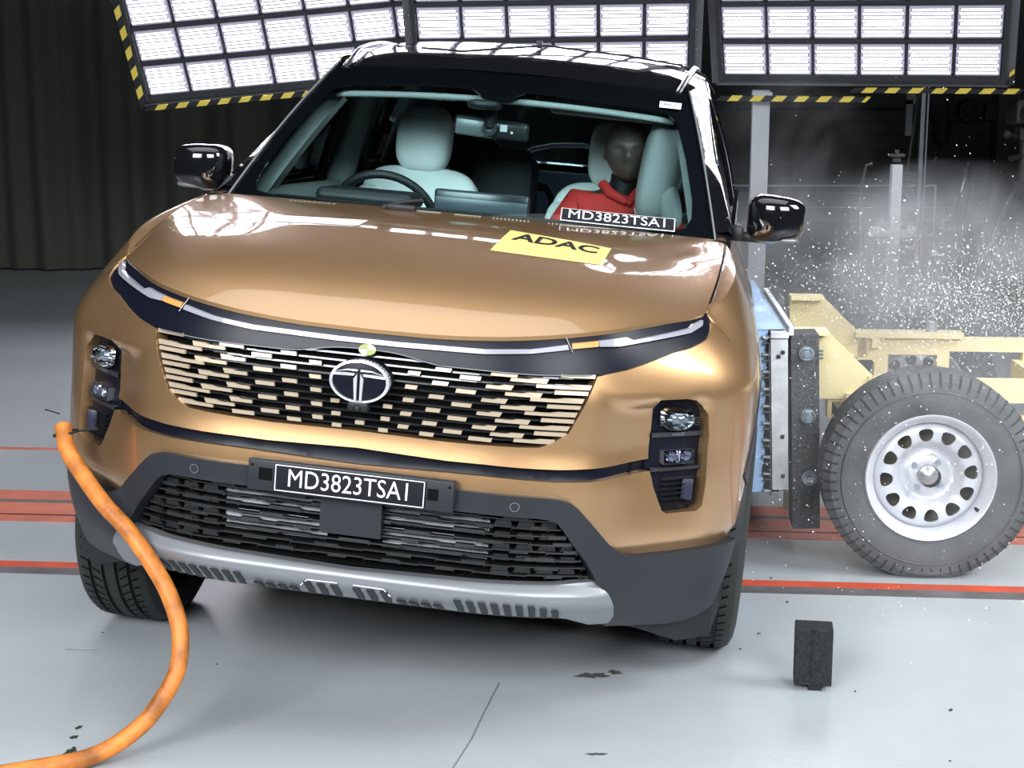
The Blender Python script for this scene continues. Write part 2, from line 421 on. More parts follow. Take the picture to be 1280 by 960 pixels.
# fenders with their top flange
for sg in (1,-1):
    s2=s_of_y(1.36)
    top=[(s,interp(ZT,s)) for s in (1.075,1.15,1.25,1.35,1.45,1.6,1.75,1.87,s2)]
    pl=top+[(s2,.30),(SC+.42,.30)]+[p for p in arc(0,118) if p[0]>1.335]+SPLIT[::-1][:3]
    patch('front_fender',[(sg*a,b) for a,b in pl],BS,PAINT,car,.03,thick=.02)
    n=24;A=[];Bq=[];Cq=[]
    for i in range(n+1):
        b=i/n;h=HD(sg*.998,b);y=max(h[1],B(1.07,1.0)[1]);s=max(1.07,s_of_y(y))
        q=B(s,interp(ZT,s));A.append((h[0]+sg*.006,h[1],h[2]-.004));Bq.append((sg*q[0],q[1],q[2]))
        Cq.append(((A[-1][0]+Bq[-1][0])/2,(A[-1][1]+Bq[-1][1])/2,(A[-1][2]+Bq[-1][2])/2+.006))
    vs_=A+Cq+Bq;mk('fender_flange',vs_,[(i,i+1,n+2+i,n+1+i) for i in range(n)]+[(n+1+i,n+2+i,2*n+3+i,2*n+2+i) for i in range(n)],PAINT,car,True)
    # hood gap
    g=MB();g.tube([(sg*(HD(1,b/20)[0]+.001),HD(1,b/20)[1],HD(1,b/20)[2]-.008) for b in range(21)],.005,6);cb('hood_seal',g,DARKV)
    # wheel arch cladding
    sR=s_of_y(3.59)
    patch('arch_cladding',[(sg*a,b) for a,b in arc(-8,150,.455,24)+arc(150,-8,.395,24)],lambda s,z,off=0:BS(s,z,off+.004),CHAR,car,.04,thick=.02)
    patch('rear_arch_cladding',[(sg*a,b) for a,b in arc(-8,188,.455,24,sR)+arc(188,-8,.395,24,sR)],lambda s,z,off=0:BS(s,z,off+.012),CHAR,car,.04,thick=.05)
    s3=s_of_y(2.38);s4=s_of_y(4.15)
    def topz(a,b,n=6):return [(a+(b-a)*i/n,interp(ZT,a+(b-a)*i/n)) for i in range(n+1)]
    fd=patch('front_door',[(sg*a,b) for a,b in topz(s2+.006,s3-.004)+[(s3-.004,.40),(s2+.006,.40)]],BS,PAINT,car,.05,thick=.03)
    rd=patch('rear_door',[(sg*a,b) for a,b in topz(s3+.004,s_of_y(3.42))+[(s_of_y(3.42),.78)]+[p for p in arc(105,165,.45,8,sR)]+[(s3+.004,.40)]],BS,PAINT,car,.05,thick=.03)
    patch('quarter_panel',[(sg*a,b) for a,b in topz(s_of_y(3.43),s4)+[(s4,.36)]+arc(0,102,.43,14,sR)],BS,PAINT,car,.05,thick=.03)
    patch('sill_cladding',[(sg*a,b) for a,b in [(SC+.44,.40),(sR-.44,.40),(sR-.44,.20),(SC+.44,.20)]],lambda s,z,off=0:BS(s,z,off+.01),CHAR,car,.06,thick=.03)
    for yy,dd in ((2.15,fd),(3.2,rd)):
        s=s_of_y(yy);p=BS(s,.98,.02);h=MB();h.rbox((sg*p[0],p[1],p[2]),(.03,.20,.028),.01);h.build('door_handle',BLACKG,dd,auto=40)
patch('rear_body',[(s4+.004,.36),(s4+.004,1.18),(2*S_[-1]-s4-.004,1.18),(2*S_[-1]-s4-.004,.36)],lambda s,z,off=0:(BS(s,z,off) if s<=S_[-1]-.001 else tuple(c*(-1 if i==0 else 1) for i,c in enumerate(B(2*S_[-1]-s,z,off)))),PAINT,car,.06,thick=.03)
# charcoal lower cladding, skid plate
LG=[(.605,.372),(.600,.385),(.573,.424),(.534,.471),(.505,.508),(.492,.520),(.470,.528),(.443,.530),(.234,.531),(0,.531)]
a2=[p for p in arc(170,203) if p[1]<.428]
CH=[(0,.588)]+[(a,b+.001) for a,b in CHARTOP[::-1][1:]]+a2+[(1.09,.235),(.984,.212),(.9,.208),(.76,.222),(.68,.232),(.674,.27),(.632,.345),(.612,.366)]+LG
def BC(s,z,off=0):
    return B(s,z,off+.014+.004*sm(.55,.57,z))
patch('lower_cladding',mirror(CH),BC,CHAR,car,.02,thick=.05)
SK=[(0,.352),(.128,.354),(.324,.357),(.5,.361),(.608,.370),(.634,.345),(.676,.275),(.676,.247),(.616,.249),(.548,.272),(.50,.279),(.328,.276),(.075,.277),(0,.277)]
def BK(s,z,off=0):
    return B(s,z,off+.028-.026*sm(.342,.362,z)-.006*(1-sm(.29,.305,z)))
skid=patch('skid_plate',mirror(SK),BK,SILV,car,.013,thick=.03)
tt=MB()
def tooth(s,w,z0,z1,dz=.03):
    a=[B(s-w/2,z1,.036),B(s+w/2,z1,.036),B(s+w/2+.010,z0,.022),B(s-w/2+.010,z0,.022)]
    b=[B(s-w/2,z1,.0),B(s+w/2,z1,.0),B(s+w/2+.012,z0,.0),B(s-w/2+.012,z0,.0)]
    tt.add(a+b,[(0,1,2,3),(0,4,5,1),(1,5,6,2),(2,6,7,3),(3,7,4,0)])
for sg in (1,-1):
    for i in range(9):
        tooth(sg*(.275+i*.029),.0165,.274,.313-(i>6)*.006*(i-6))
    for i in range(3):tooth(sg*(.028+i*.034),.018,.274,.312)
    for i in range(4):tooth(sg*(.135+i*.030),.018,.274,.290)
tt.add([B(s/20,.2765,.012) for s in range(-11,12)]+[B(s/20,.25,-.03) for s in range(-11,12)],[(i,i+1,24+i,23+i) for i in range(22)])
cb('skid_teeth',tt,SILVD,None,skid)
ed=MB()
for sg in (1,-1):
    ed.tube([B(sg*.112,.30,.032),B(sg*.095,.318,.030),B(sg*.02,.319,.030)],.0016,6)
cb('skid_edge_line',ed,WHITE,None,skid)
# air deflectors under the corners
for sg in (1,-1):
    e=MB();P=[(sg*.60,.20,.235),(sg*.70,.28,.20),(sg*.80,.37,.150),(sg*.885,.45,.150),(sg*.91,.50,.235),(sg*.90,.52,.33)]
    T_=[(x,y-.01,.34) for x,y,z in P];n=len(P)
    e.add(P+T_+[(x*.99,y+.02,z) for x,y,z in P],[(i,i+1,n+i+1,n+i) for i in range(n-1)]+[(i,i+1,2*n+i+1,2*n+i) for i in range(n-1)])
    cb('air_deflector',e,BLACKP,None)
# recess backing of strip, lamps, grille
patch('bumper_gloss_strip',mirror([(a,b+.012) for a,b in STT]+[(a,b-.012) for a,b in STB]),lambda s,z,off=0:BR(s,z,off-.012-.010*math.sin(max(0,min(1,(z-.612)/.04))*math.pi)),PIANO,car,.02,thick=.01)
BAND=[(0,.940),(.16,.942),(.31,.951),(.47,.967),(.61,.982),(.82,.999),(1.03,1.008),(1.07,1.012),(1.085,1.008),(1.08,.995)]+BANDLOW[::-1]+[(.574,.876),(.378,.869),(.203,.869),(.06,.888),(0,.890)]
band=patch('front_light_band',mirror(BAND),lambda s,z,off=0:B(s,z,off-.006),PIANO,car,.02,thick=.04)
grb=patch('grille_backing',mirror([(a,b-.012) for a,b in GRB]+[(.59,.885),(.378,.90),(.2,.90),(0,.90)]),lambda s,z,off=0:B(s,z,off-.045),DARKV,car,.05,thick=.01)
grille=grb;grb.name='front_grille'
SL=MB()
def flat(mb,poly,fn,d=.006):
    """small 2D polygon (convex-ish) on the surface with thickness"""
    n=len(poly);f=[fn(u,v,0) for u,v in poly];b=[fn(u,v,-d) for u,v in poly]
    mb.add(f+b,[tuple(range(n))]+[(i,(i+1)%n,n+(i+1)%n,n+i) for i in range(n)])
def gx(z):return interp([(.69,.44),(.708,.467),(.735,.508),(.818,.549),(.88,.58)],z)
def bow(s,z):  # rows rise slightly toward the outside
    return z
R0=.712
for k in range(11):
    z=.703+k*.0169
    smax=gx(z)-.012;n=28
    if k%1==0:
        for i in range(n):
            a=-smax+2*smax*i/n;b=-smax+2*smax*(i+1)/n
            zz=z+.010*sm(.2,.6,abs((a+b)/2))
            flat(SL,[(a,zz-.0022),(b,zz-.0022),(b,zz+.0022),(a,zz+.0022)],lambda u,v,o=0:B(u,v,o-.018),.006)
sl_=cb('grille_slats',SL,mat('gloss_black_slats',(.02,.021,.023),.22,.2,.5),None,grb)
BARS=[[(.482,.572,.871),(.467,.553,.831),(.451,.535,.797),(.439,.521,.763),(.425,.504,.73)],[(.421,.562,.844),(.409,.543,.812),(.398,.528,.778),(.388,.512,.744),(.377,.477,.71)],
[(.357,.451,.854),(.347,.437,.82),(.338,.423,.788),(.328,.413,.754),(.319,.401,.72)],[(.308,.374,.863),(.299,.366,.833),(.291,.354,.8),(.282,.343,.767),(.274,.333,.733),(.267,.324,.704)],
[(.234,.285,.848),(.228,.276,.815),(.22,.268,.782),(.213,.259,.748),(.205,.250,.715)],[(.173,.212,.86),(.169,.208,.828),(.164,.201,.795),(.159,.194,.762),(.153,.188,.729),(.148,.183,.702)],
[(.108,.138,.845),(.105,.134,.812),(.102,.129,.78),(.098,.125,.746),(.094,.12,.714)],[(.054,.076,.759),(.05,.072,.728),(.046,.069,.7)],[(-.012,.010,.712)]]
for ci,colm in enumerate(BARS):
    for ri,(a,b,z) in enumerate(colm):
        stepped=(ci==1) or (ci==2) or (ci==3 and 0<ri<5)
        for sg in ((1,-1) if ci<8 else (1,)):
            GB=MB();h=.0046;sk=.006
            if stepped:
                w=b-a;pl=[(a-sk*.3,z-h),(b-sk,z-h),(b,z+h*1.45),(a+w*.62,z+h*1.45),(a+w*.45,z+h*.7),(a,z+h*.7)]
            else:pl=[(a-sk*.3,z-h),(b-sk*.4,z-h),(b,z+h),(a,z+h)]
            if ci>6:pl=[(a,z-h),(b,z-h),(b,z+h),(a,z+h)]
            if stepped:
                # two convex pieces
                q1=[pl[0],(a+w*.45,z-h),pl[4],pl[5]];q2=[(a+w*.45,z-h),pl[1],pl[2],pl[3],pl[4]]
                for q in (q1,q2):flat(GB,[(sg*u,v) for u,v in q],lambda u,v,o=0:B(u,v,o-.006),.007)
            else:flat(GB,[(sg*u,v) for u,v in pl],lambda u,v,o=0:B(u,v,o-.006),.007)
            cb('grille_insert',GB,TRIM,None,grb)
# chrome hairline along the grille top
gl=MB();gl.tube([B(s/50,interp([(0,.890),(.06,.888),(.203,.869),(.378,.869),(.574,.876)],abs(s/50)),.0) for s in range(-28,29)],.0014,6);cb('grille_top_line',gl,SILV,None,grb)
# light bar, indicators, daytime lights
def ribbon(name,top,bot,m,off,sg,parent,n=24,em=None):
    A=[B(sg*u,v,off) for u,v in top];Bq=[B(sg*u,v,off) for u,v in bot];n=len(A)
    C_=[B(sg*u,v,off-.012) for u,v in top];D=[B(sg*u,v,off-.012) for u,v in bot]
    return mk(name,A+Bq+C_+D,[(i,i+1,n+i+1,n+i) for i in range(n-1)]+[(i,i+1,2*n+i+1,2*n+i) for i in range(n-1)]+[(n+i,n+i+1,3*n+i+1,3*n+i) for i in range(n-1)]+[(0,n,3*n,2*n),(n-1,2*n-1,4*n-1,3*n-1)],m,parent)
DRL=mat('light_guide_white',(.30,.30,.345),.25,0,.8)
AMB=mat('amber_indicator',(.70,.30,.09),.3,0,.4)
CB_T=[(0,.914),(.08,.914),(.184,.916),(.286,.918),(.398,.927),(.495,.943)];CB_B=[(0,.903),(.08,.903),(.178,.905),(.287,.907),(.398,.917),(.498,.932)]
def dens(l,k=4):
    o=[]
    for p,q in zip(l,l[1:]):o+=[(p[0]+(q[0]-p[0])*i/k,p[1]+(q[1]-p[1])*i/k) for i in range(k)]
    return o+[l[-1]]
lt=dens([(-a,b) for a,b in CB_T[::-1]]+CB_T[1:]);lb=dens([(-a,b) for a,b in CB_B[::-1]]+CB_B[1:])
ribbon('centre_light_bar',lt,lb,DRL,.003,1,band)
for sg in (1,-1):
    ribbon('turn_signal',dens([(.507,.946),(.581,.954)]),dens([(.507,.934),(.579,.942)]),AMB,.003,sg,band)
    ribbon('daytime_light',dens([(.582,.955),(.668,.964),(.690,.957),(.906,.979),(.928,.987),(.998,.994)]),dens([(.582,.942),(.640,.943),(.700,.950),(.90,.969),(.93,.976),(.975,.984)]),DRL,.003,sg,band)
    e=MB();e.tube([B(sg*.490,.960,.003),B(sg*.508,.926,.003)],.0012,6);cb('band_joint_line',e,SILV,None,band)
# emblem: chrome ring with a T bar, centred s=0, z=.818
def E3(u,v,o=0):
    p=B(u*.0,.818,0);return (u,-.018-o-.012*(1-(u/.075)**2-(v/.052)**2)*.6,.818+v)
em=MB();n=48;ra,rb=.073,.0515
em.add([E3(ra*math.cos(2*math.pi*i/n)*k,rb*math.sin(2*math.pi*i/n)*k,0) for k in (1,.7,.35) for i in range(n)]+[E3(0,0,0)],[(i,(i+1)%n,n+(i+1)%n,n+i) for i in range(n)]+[(n+i,n+(i+1)%n,2*n+(i+1)%n,2*n+i) for i in range(n)]+[(2*n+i,2*n+(i+1)%n,3*n) for i in range(n)]+[])
em.add([E3(ra*math.cos(2*math.pi*i/n),rb*math.sin(2*math.pi*i/n),0) for i in range(n)]+[(ra*math.cos(2*math.pi*i/n),.03,.818+rb*math.sin(2*math.pi*i/n)) for i in range(n)],[(i,(i+1)%n,n+(i+1)%n,n+i) for i in range(n)])
emb=cb('emblem',em,PIANO,40,grb)
ch=MB()
def ringseg(a0,a1,k0,k1,n=40):
    A=[E3(ra*k1*math.cos(math.radians(a0+(a1-a0)*i/n)),rb*k1*math.sin(math.radians(a0+(a1-a0)*i/n)),.005) for i in range(n+1)]
    Bq=[E3(ra*k0*math.cos(math.radians(a0+(a1-a0)*i/n)),rb*k0*math.sin(math.radians(a0+(a1-a0)*i/n)),.005) for i in range(n+1)]
    C_=[(x,y+.02,z) for x,y,z in A];D=[(x,y+.02,z) for x,y,z in Bq]
    m=n+1;ch.add(A+Bq+C_+D,[(i,i+1,m+i+1,m+i) for i in range(n)]+[(i,i+1,2*m+i+1,2*m+i) for i in range(n)]+[(m+i,m+i+1,3*m+i+1,3*m+i) for i in range(n)])
ringseg(0,360,.90,1.0,60)
def plate_(pts,o=.009):
    n=len(pts);f=[E3(u,v,o) for u,v in pts];b=[(p[0],p[1]+.014,p[2]) for p in f];ch.add(f+b,[tuple(range(n))]+[(i,(i+1)%n,n+(i+1)%n,n+i) for i in range(n)])
for sg in (1,-1):
    plate_([(sg*.004,.020),(sg*.004,-.048),(sg*.009,-.047),(sg*.012,.008)])
    plate_([(sg*.010,.020),(sg*.012,.015),(sg*.062,.012),(sg*.066,.018),(sg*.040,.020)])
    plate_([(sg*.004,.026),(sg*.004,.030),(sg*.030,.029),(sg*.058,.020),(sg*.05,.0235),(sg*.03,.0265)])
cb('emblem_chrome',ch,mat('satin_chrome',(.80,.82,.85),.28,.55),None,emb)
cam_=MB();cam_.rbox((0,-.012,.757),(.05,.03,.022),.005);cam_.sphere((0,-.03,.755),.009,16,8);cb('front_camera',cam_,BLACKP,40,grb)
tg=MB();n=24
for q,(a0,a1) in enumerate(((0,90),(180,270))):
    pass
def disc(mb,fn,cx,cz,rx,rz,a0=0,a1=360,n=24):
    P=[fn(cx,cz)]+[fn(cx+rx*math.cos(math.radians(a0+(a1-a0)*i/n)),cz+rz*math.sin(math.radians(a0+(a1-a0)*i/n))) for i in range(n+1)]
    mb.add(P,[(0,i,i+1) for i in range(1,n+1)])
f1=lambda u,v:B(u,v,.001)
f2=lambda u,v:B(u,v,.0018)
disc(tg,f1,.003,.889,.0215,.0135);ts=tg.build('target_sticker',mat('olive_yellow_sticker',(.30,.36,.08),.5),car)
t2=MB();disc(t2,f2,.003,.889,.021,.013,0,90,8);disc(t2,f2,.003,.889,.021,.013,180,270,8);t2.build('target_quadrants',mat('pale_yellow_sticker',(.80,.83,.42),.5),ts)
# lamp clusters
for sg in (1,-1):
    def LF(u,v,off=0,sg=sg):
        x,y,z=B(u,v,off-.036);return (sg*x,y,z)
    big=[(u+ (.008 if u>.84 else -.008),v+(.008 if v>.7 else -.008)) for u,v in LAMP]
    hs=patch('headlamp_housing',big,LF,PIANO,car,.02,thick=.01)
    # shelves that divide it
    d=MB()
    for z0,z1 in ((.717,.728),(.632,.640),):
        P=[LF(u,z0,.012) for u in (.757,.80,.85,.90,.925)];Q=[LF(u,z1,.012) for u in (.757,.80,.85,.90,.925)];P2=[LF(u,z0,0) for u in (.757,.80,.85,.90,.925)];Q2=[LF(u,z1,0) for u in (.757,.80,.85,.90,.925)]
        d.add(P+Q+P2+Q2,[(i,i+1,6+i,5+i) for i in range(4)]+[(i,i+1,11+i,10+i) for i in range(4)]+[(5+i,6+i,16+i,15+i) for i in range(4)])
    for i in range(4):flat(d,[(.775,.748+i*.006),(.79,.748+i*.006),(.79,.750+i*.006),(.775,.750+i*.006)],lambda u,v,o=0:LF(u,v,o+.02));flat(d,[(.885,.745+i*.006),(.905,.745+i*.006),(.905,.747+i*.006),(.885,.747+i*.006)],lambda u,v,o=0:LF(u,v,o+.02))
    cb('lamp_divider',d,mat('satin_black',(.05,.05,.055),.25,.3),None,hs)
    tm=text_mesh('lamp_lettering','HARRIER',SILV,hs,.013,lambda u,w:LF(u if sg>0 else 2*.84-u,w,.0135),.84,.7225,.8)
    # projector lamp: rounded polygon bowl + lens
    HP=[(.782,.780),(.800,.790),(.872,.786),(.886,.768),(.880,.748),(.862,.736),(.836,.732),(.806,.738),(.788,.752)]
    HP=chaikin(HP,2);c=(sum(p[0] for p in HP)/len(HP),sum(p[1] for p in HP)/len(HP));b_=MB();n=len(HP)
    rings=[]
    for k,o in ((1.12,.012),(1.0,.020),(.9,.008),(.6,-.008),(.2,-.014)):
        rings.append([LF(c[0]+(u-c[0])*k,c[1]+(v-c[1])*k,o) for u,v in HP])
    b_.add([p for r_ in rings for p in r_],[(r_*n+i,r_*n+(i+1)%n,(r_+1)*n+(i+1)%n,(r_+1)*n+i) for r_ in range(4) for i in range(n)]+[tuple(range(4*n,5*n))])
    hb=cb('headlamp',b_,CHROME,50,hs)
    l_=MB();rings=[[LF(c[0]+(u-c[0])*k,c[1]+(v-c[1])*k,o) for u,v in HP] for k,o in ((.98,.020),(.85,.030),(.6,.036),(.3,.038))]
    l_.add([p for r_ in rings for p in r_],[(r_*n+i,r_*n+(i+1)%n,(r_+1)*n+(i+1)%n,(r_+1)*n+i) for r_ in range(3) for i in range(n)]+[tuple(range(3*n,4*n))])
    cb('headlamp_lens',l_,LENS,60,hb)
    pj=MB();p=LF(c[0],c[1]+.002,.008);pj.sphere(p,.018,16,8,(1.3,.6,.8));pj.rbox((p[0],p[1]-.004,p[2]-.004),(.085,.012,.006),.002);cb('projector',pj,mat('lamp_glass_grey',(.35,.4,.42),.1,.6),40,hb)
    # twin fog lamp
    fg=MB();a0,a1,z0,z1=.794,.892,.648,.684
    fr=[LF(a0,z0,.02),LF(a1,z0,.02),LF(a1,z1,.02),LF(a0,z1,.02)];bk=[LF(a0+.004,z0+.004,-.01),LF(a1-.004,z0+.004,-.01),LF(a1-.004,z1-.004,-.01),LF(a0+.004,z1-.004,-.01)]
    fg.add(fr+bk,[(4,5,6,7),(0,1,5,4),(1,2,6,5),(2,3,7,6),(3,0,4,7)])
    for cx in (.818,.868):
        n=16;o_=[LF(cx+.017*math.cos(2*math.pi*i/n),.668+.013*math.sin(2*math.pi*i/n),.018) for i in range(n)];i_=[LF(cx+.010*math.cos(2*math.pi*i/n),.668+.008*math.sin(2*math.pi*i/n),.0) for i in range(n)]
        fg.add(o_+i_,[(i,(i+1)%n,n+(i+1)%n,n+i) for i in range(n)]+[tuple(range(n,2*n))])
    fg.rbox(LF(.843,.668,.015),(.012,.02,.03),.003)
    fo=cb('fog_lamp',fg,mat('lamp_reflector',(.75,.76,.85),.14,.9),None,hs)
    l_=MB();l_.add([LF(a0,z0,.024),LF(a1,z0,.024),LF(a1,z1,.024),LF(a0,z1,.024)],[(0,1,2,3)]);l_.build('fog_lamp_lens',LENS,fo)
    # vent slats and duct
    v_=MB()
    for i in range(6):
        z=.545+i*.013
        v_.add([LF(.80,z,.004),LF(.915,z,.004),LF(.915,z+.004,.004),LF(.80,z+.004,.004),LF(.80,z,.018),LF(.915,z,.018)],[(0,1,2,3),(0,1,5,4)])
    cb('vent_slats',v_,BLACKP,None,hs)
    dm=mat('blue_grey_duct',(.018,.02,.045),.4)
    d_=MB();q=LF(.882,.582,.012);d_.rbox(q,(.030,.02,.055),.004);cb('air_duct',d_,dm,40,hs)
# lower grille
lgb=patch('lower_grille',mirror([(a,b+.012) if b>.5 else (a+.006,b-.01) for a,b in LG[::-1]]+[(.60,.345),(0,.345)]),lambda s,z,off=0:B(s,z,off-.05),DARKV,car,.05,thick=.01)
for sg in (1,-1):
    sh=MB();P=[(sg*.085,.40),(sg*.335,.405),(sg*.335,.522),(sg*.085,.522)]
    n=8
    for i in range(4):
        z0=.405+i*.031
        a=[B(sg*(.07+.265*k/n),z0,-.036) for k in range(n+1)];b=[B(sg*(.07+.265*k/n),z0+.019,-.046) for k in range(n+1)]
        sh.add(a+b,[(k,k+1,n+2+k,n+1+k) for k in range(n)])
    cb('radiator_shutter',sh,GREYSH,None,lgb)
ls=MB();rng=random.Random(3)
for k in range(8):
    z=.376+k*.0200
    lim=interp([(.35,.61),(.372,.60),(.424,.568),(.471,.53),(.508,.50),(.53,.47)],z)
    s=-lim+.004*(k%2);j=0
    while s<lim:
        w=.045+.016*((k*7+j*3)%3);e=min(s+w,lim);t=.0022
        zz=z+(.0022 if (j+k)%2 else 0)
        thick=.0046 if ((j+k)%3==0) else .0019
        flat(ls,[(s,zz-thick),(e,zz-thick),(e,zz+thick),(s,zz+thick)],lambda u,v,o=0:B(u,v,o-.014),.016)
        if (j+k)%2:flat(ls,[(e-.002,zz-.007),(e,zz-.007),(e+.006,zz+.004),(e+.004,zz+.004)],lambda u,v,o=0:B(u,v,o-.012),.014)
        s=e;j+=1
cb('lower_grille_slats',ls,mat('gloss_charcoal_slats',(.016,.018,.019),.28,.1,.4),None,lgb)
for sg in (1,-1):
    sd=MB()
    for k in range(5):
        z=.39+k*.029;lim=interp([(.35,.61),(.372,.60),(.424,.568),(.471,.53),(.508,.50),(.53,.47)],z)
        s=.345
        while s<lim-.03:
            e=min(s+.045,lim);flat(sd,[(sg*s,z-.008),(sg*e,z-.008),(sg*(e-.004),z+.006),(sg*(s+.006),z+.006)],lambda u,v,o=0:B(u,v,o-.018),.012);s=e+.012
    cb('corner_grille_blades',sd,BLACKP,None,lgb)
rd_=patch('radar_cover',[(-.078,.435),(.074,.435),(.074,.530),(-.078,.530)],lambda s,z,off=0:B(s,z,off+.004),CHAR,car,.03,thick=.05)
# parking sensors
for x in (.391,-.396):
    p=MB();n=28
    o_=[B(x+.0115*math.cos(2*math.pi*i/n),.556+.0115*math.sin(2*math.pi*i/n),.0195) for i in range(n)];i_=[B(x+.0098*math.cos(2*math.pi*i/n),.556+.0098*math.sin(2*math.pi*i/n),.0195) for i in range(n)]
    p.add(o_+i_,[(i,(i+1)%n,n+(i+1)%n,n+i) for i in range(n)]);q=p.build('parking_sensor_ring',SILV,car)
    c=MB();disc(c,lambda u,v:B(u,v,.0205),x,.556,.0096,.0096);c.build('parking_sensor',CHAR,q)
# number plate bracket and plate
br=MB();br.rbox((0,-.034,.570),(.506,.03,.076),.004);bk=cb('plate_bracket',br,CHAR,40)
for c_,d_ in (((-.208,-.0495,.574),(.034,.001,.030)),((.203,-.0495,.572),(.026,.001,.028)),((.242,-.0495,.594),(.006,.001,.006)),((-.242,-.0495,.594),(.006,.001,.006))):
    hl=MB();hl.box(c_,d_);cb('bracket_hole',hl,DARKV,None,bk)
pm=MB();pm.rbox((0,-.0515,.570),(.372,.004,.066),.0015);npl=cb('number_plate',pm,PLATE,40,bk)
bo=MB()
for dz in (-1,1):bo.box((0,-.0539,.570+dz*.0310),(.366,.001,.0022))
for dx in (-1,1):bo.box((dx*.182,-.0539,.570),(.0022,.001,.0640))
bo.build('plate_border',WHITE,bk)
text_mesh('plate_lettering','MD3823TSA1',WHITE,bk,.062,lambda u,w:(u,-.0545,w),0,.570,.86)
# hood decals
def HB(u,v,off=0):return HD(u,v,off+.0012)
def bil(P,u,v):
    a=[P[0][k]+(P[1][k]-P[0][k])*u for k in (0,1)];b=[P[3][k]+(P[2][k]-P[3][k])*u for k in (0,1)]
    return (b[0]+(a[0]-b[0])*v,b[1]+(a[1]-b[1])*v)
AD=[(.245,.764),(.579,.648),(.544,.441),(.214,.494)]   # top-left, top-right, bottom-right, bottom-left
def quad_decal(name,P,m,n=10,off=.0012,parent=car):
    V=[HD(*bil(P,i/n,j/n),off) for j in range(n+1) for i in range(n+1)]
    return mk(name,V,[(j*(n+1)+i,j*(n+1)+i+1,(j+1)*(n+1)+i+1,(j+1)*(n+1)+i) for j in range(n) for i in range(n)],m,parent,True)
ad=quad_decal('yellow_hood_sticker',AD,YELL)
text_mesh('sticker_lettering','ADAC',BLACKV,ad,1.0,lambda u,w:HD(*bil(AD,.5+u*.29,.70+w*.50),.0024),0,0,1.0,bold=.028)
quad_decal('white_hood_sticker',[(-.55,.653),(-.213,.709),(-.218,.626),(-.52,.568)],WHITE)
# ---------------------------------------------------------------- greenhouse
def cc(*p):return p
ws=patch('windshield',[(-1,-.06),(1,-.06),(1,1),(-1,1)],WS,GLASS,car,.06,thick=0)
CLR=[(-.88,.012),(-.80,.003),(-.083,.006),(.415,.0),(.80,.0),(.89,.02),(.918,.08),(.928,.18),(.922,.44),(.902,.72),(.86,.785),(.80,.800),(.40,.835),(.15,.842),(.10,.80),(.07,.765),(-.07,.765),(-.10,.80),(-.15,.842),(-.40,.835),(-.79,.805),(-.87,.775),(-.905,.72),(-.918,.44),(-.925,.16),(-.912,.06)]
patch('windshield_frit',[(-1.0,-.06),(1.0,-.06),(1.0,.999),(-1.0,.999)],lambda u,v,off=0:WS(u,v,off-.004),BLACKG,ws,.03,[CLR],.004)
for sg in (1,-1):
    # bright moulding along the windshield edge, A pillar between it and the door frame
    e=MB();e.tube([WS(sg*1.0,i/20,.004) for i in range(-1,21)],.0035,6);cb('windshield_moulding',e,mat('grey_rubber_seal',(.20,.21,.22),.3,.3))
    n=14;A=[WS(sg*1.0,i/n,.0) for i in range(n+1)]
    OB=[(1.30,0.0),(1.40,.07),(1.62,.26),(1.86,.50),(2.02,.70),(2.14,.86),(2.25,.97),(2.33,1.0)]
    def OBP(t):
        k=t*(len(OB)-1);i=min(int(k),len(OB)-2);f=k-i
        return (OB[i][0]+(OB[i+1][0]-OB[i][0])*f,OB[i][1]+(OB[i+1][1]-OB[i][1])*f)
    Bq=[SG(*OBP(i/n),.004,sg) for i in range(n+1)]
    Mq=[((a[0]+b[0])/2+sg*.012,(a[1]+b[1])/2-.004,(a[2]+b[2])/2+.012) for a,b in zip(A,Bq)]
    mk('a_pillar',A+Mq+Bq,[(i,i+1,n+2+i,n+1+i) for i in range(n)]+[(n+1+i,n+2+i,2*n+3+i,2*n+2+i) for i in range(n)],BLACKG,car,True)
    # cowl corner filler
    mk('cowl_corner',[WS(sg*1,-.06),WS(sg*1,0),HD(sg*1,1),SG(1.30,0,.004,sg),HD(sg*.97,.97)],[(0,1,3,2)],BLACKG,car)
    # door frames with window openings
    def SGs(u,v,off=0,sg=sg):return SG(u,v,off,sg)
    W1=[(1.66,.22),(1.70,.06),(2.32,.06),(2.32,.90),(2.24,.90),(2.08,.72),(1.90,.50)]
    W2=[(2.42,.06),(3.14,.06),(3.14,.90),(2.42,.90)]
    W3=[(3.24,.10),(3.80,.14),(3.98,.30),(3.86,.80),(3.24,.90)]
    outer=[(1.28,-.02),(4.18,-.02),(4.16,.5),(4.05,1),(2.33,1)]+[p for p in OB[::-1][1:]]
    fr=patch('side_window_frame',outer,SGs,BLACKG,car,.05,[W1,W2,W3],.03)
    for w in (W1,W2,W3):
        patch('side_window',w,lambda u,v,off=0:SGs(u,v,off-.012),GLASSD,car,.09,thick=0)
    # roof edge join and roof rail
    A=[SG(y/10,1.0,.004,sg) for y in range(23,42)];Bq=[RF(sg*1.0,y/10) for y in range(23,42)]
    strip2('cant_rail',A,Bq,BLACKG,car)
    r_=MB();r_.tube([(sg*(interp(RW,y/10)*.93-.0*(y<22)),y/10,RF(.93,y/10)[2]+.004+.012*sm(19.6,22.0,y)*(1-sm(38,41,y))) for y in range(19,42)],.010,8);cb('roof_rail',r_,mat('grey_roof_rail',(.05,.052,.055),.2,.4))
roof=patch('roof',[(-1,1.83),(1,1.83),(1,4.35),(-1,4.35)],RF,BLACKG,car,.07,thick=.0)
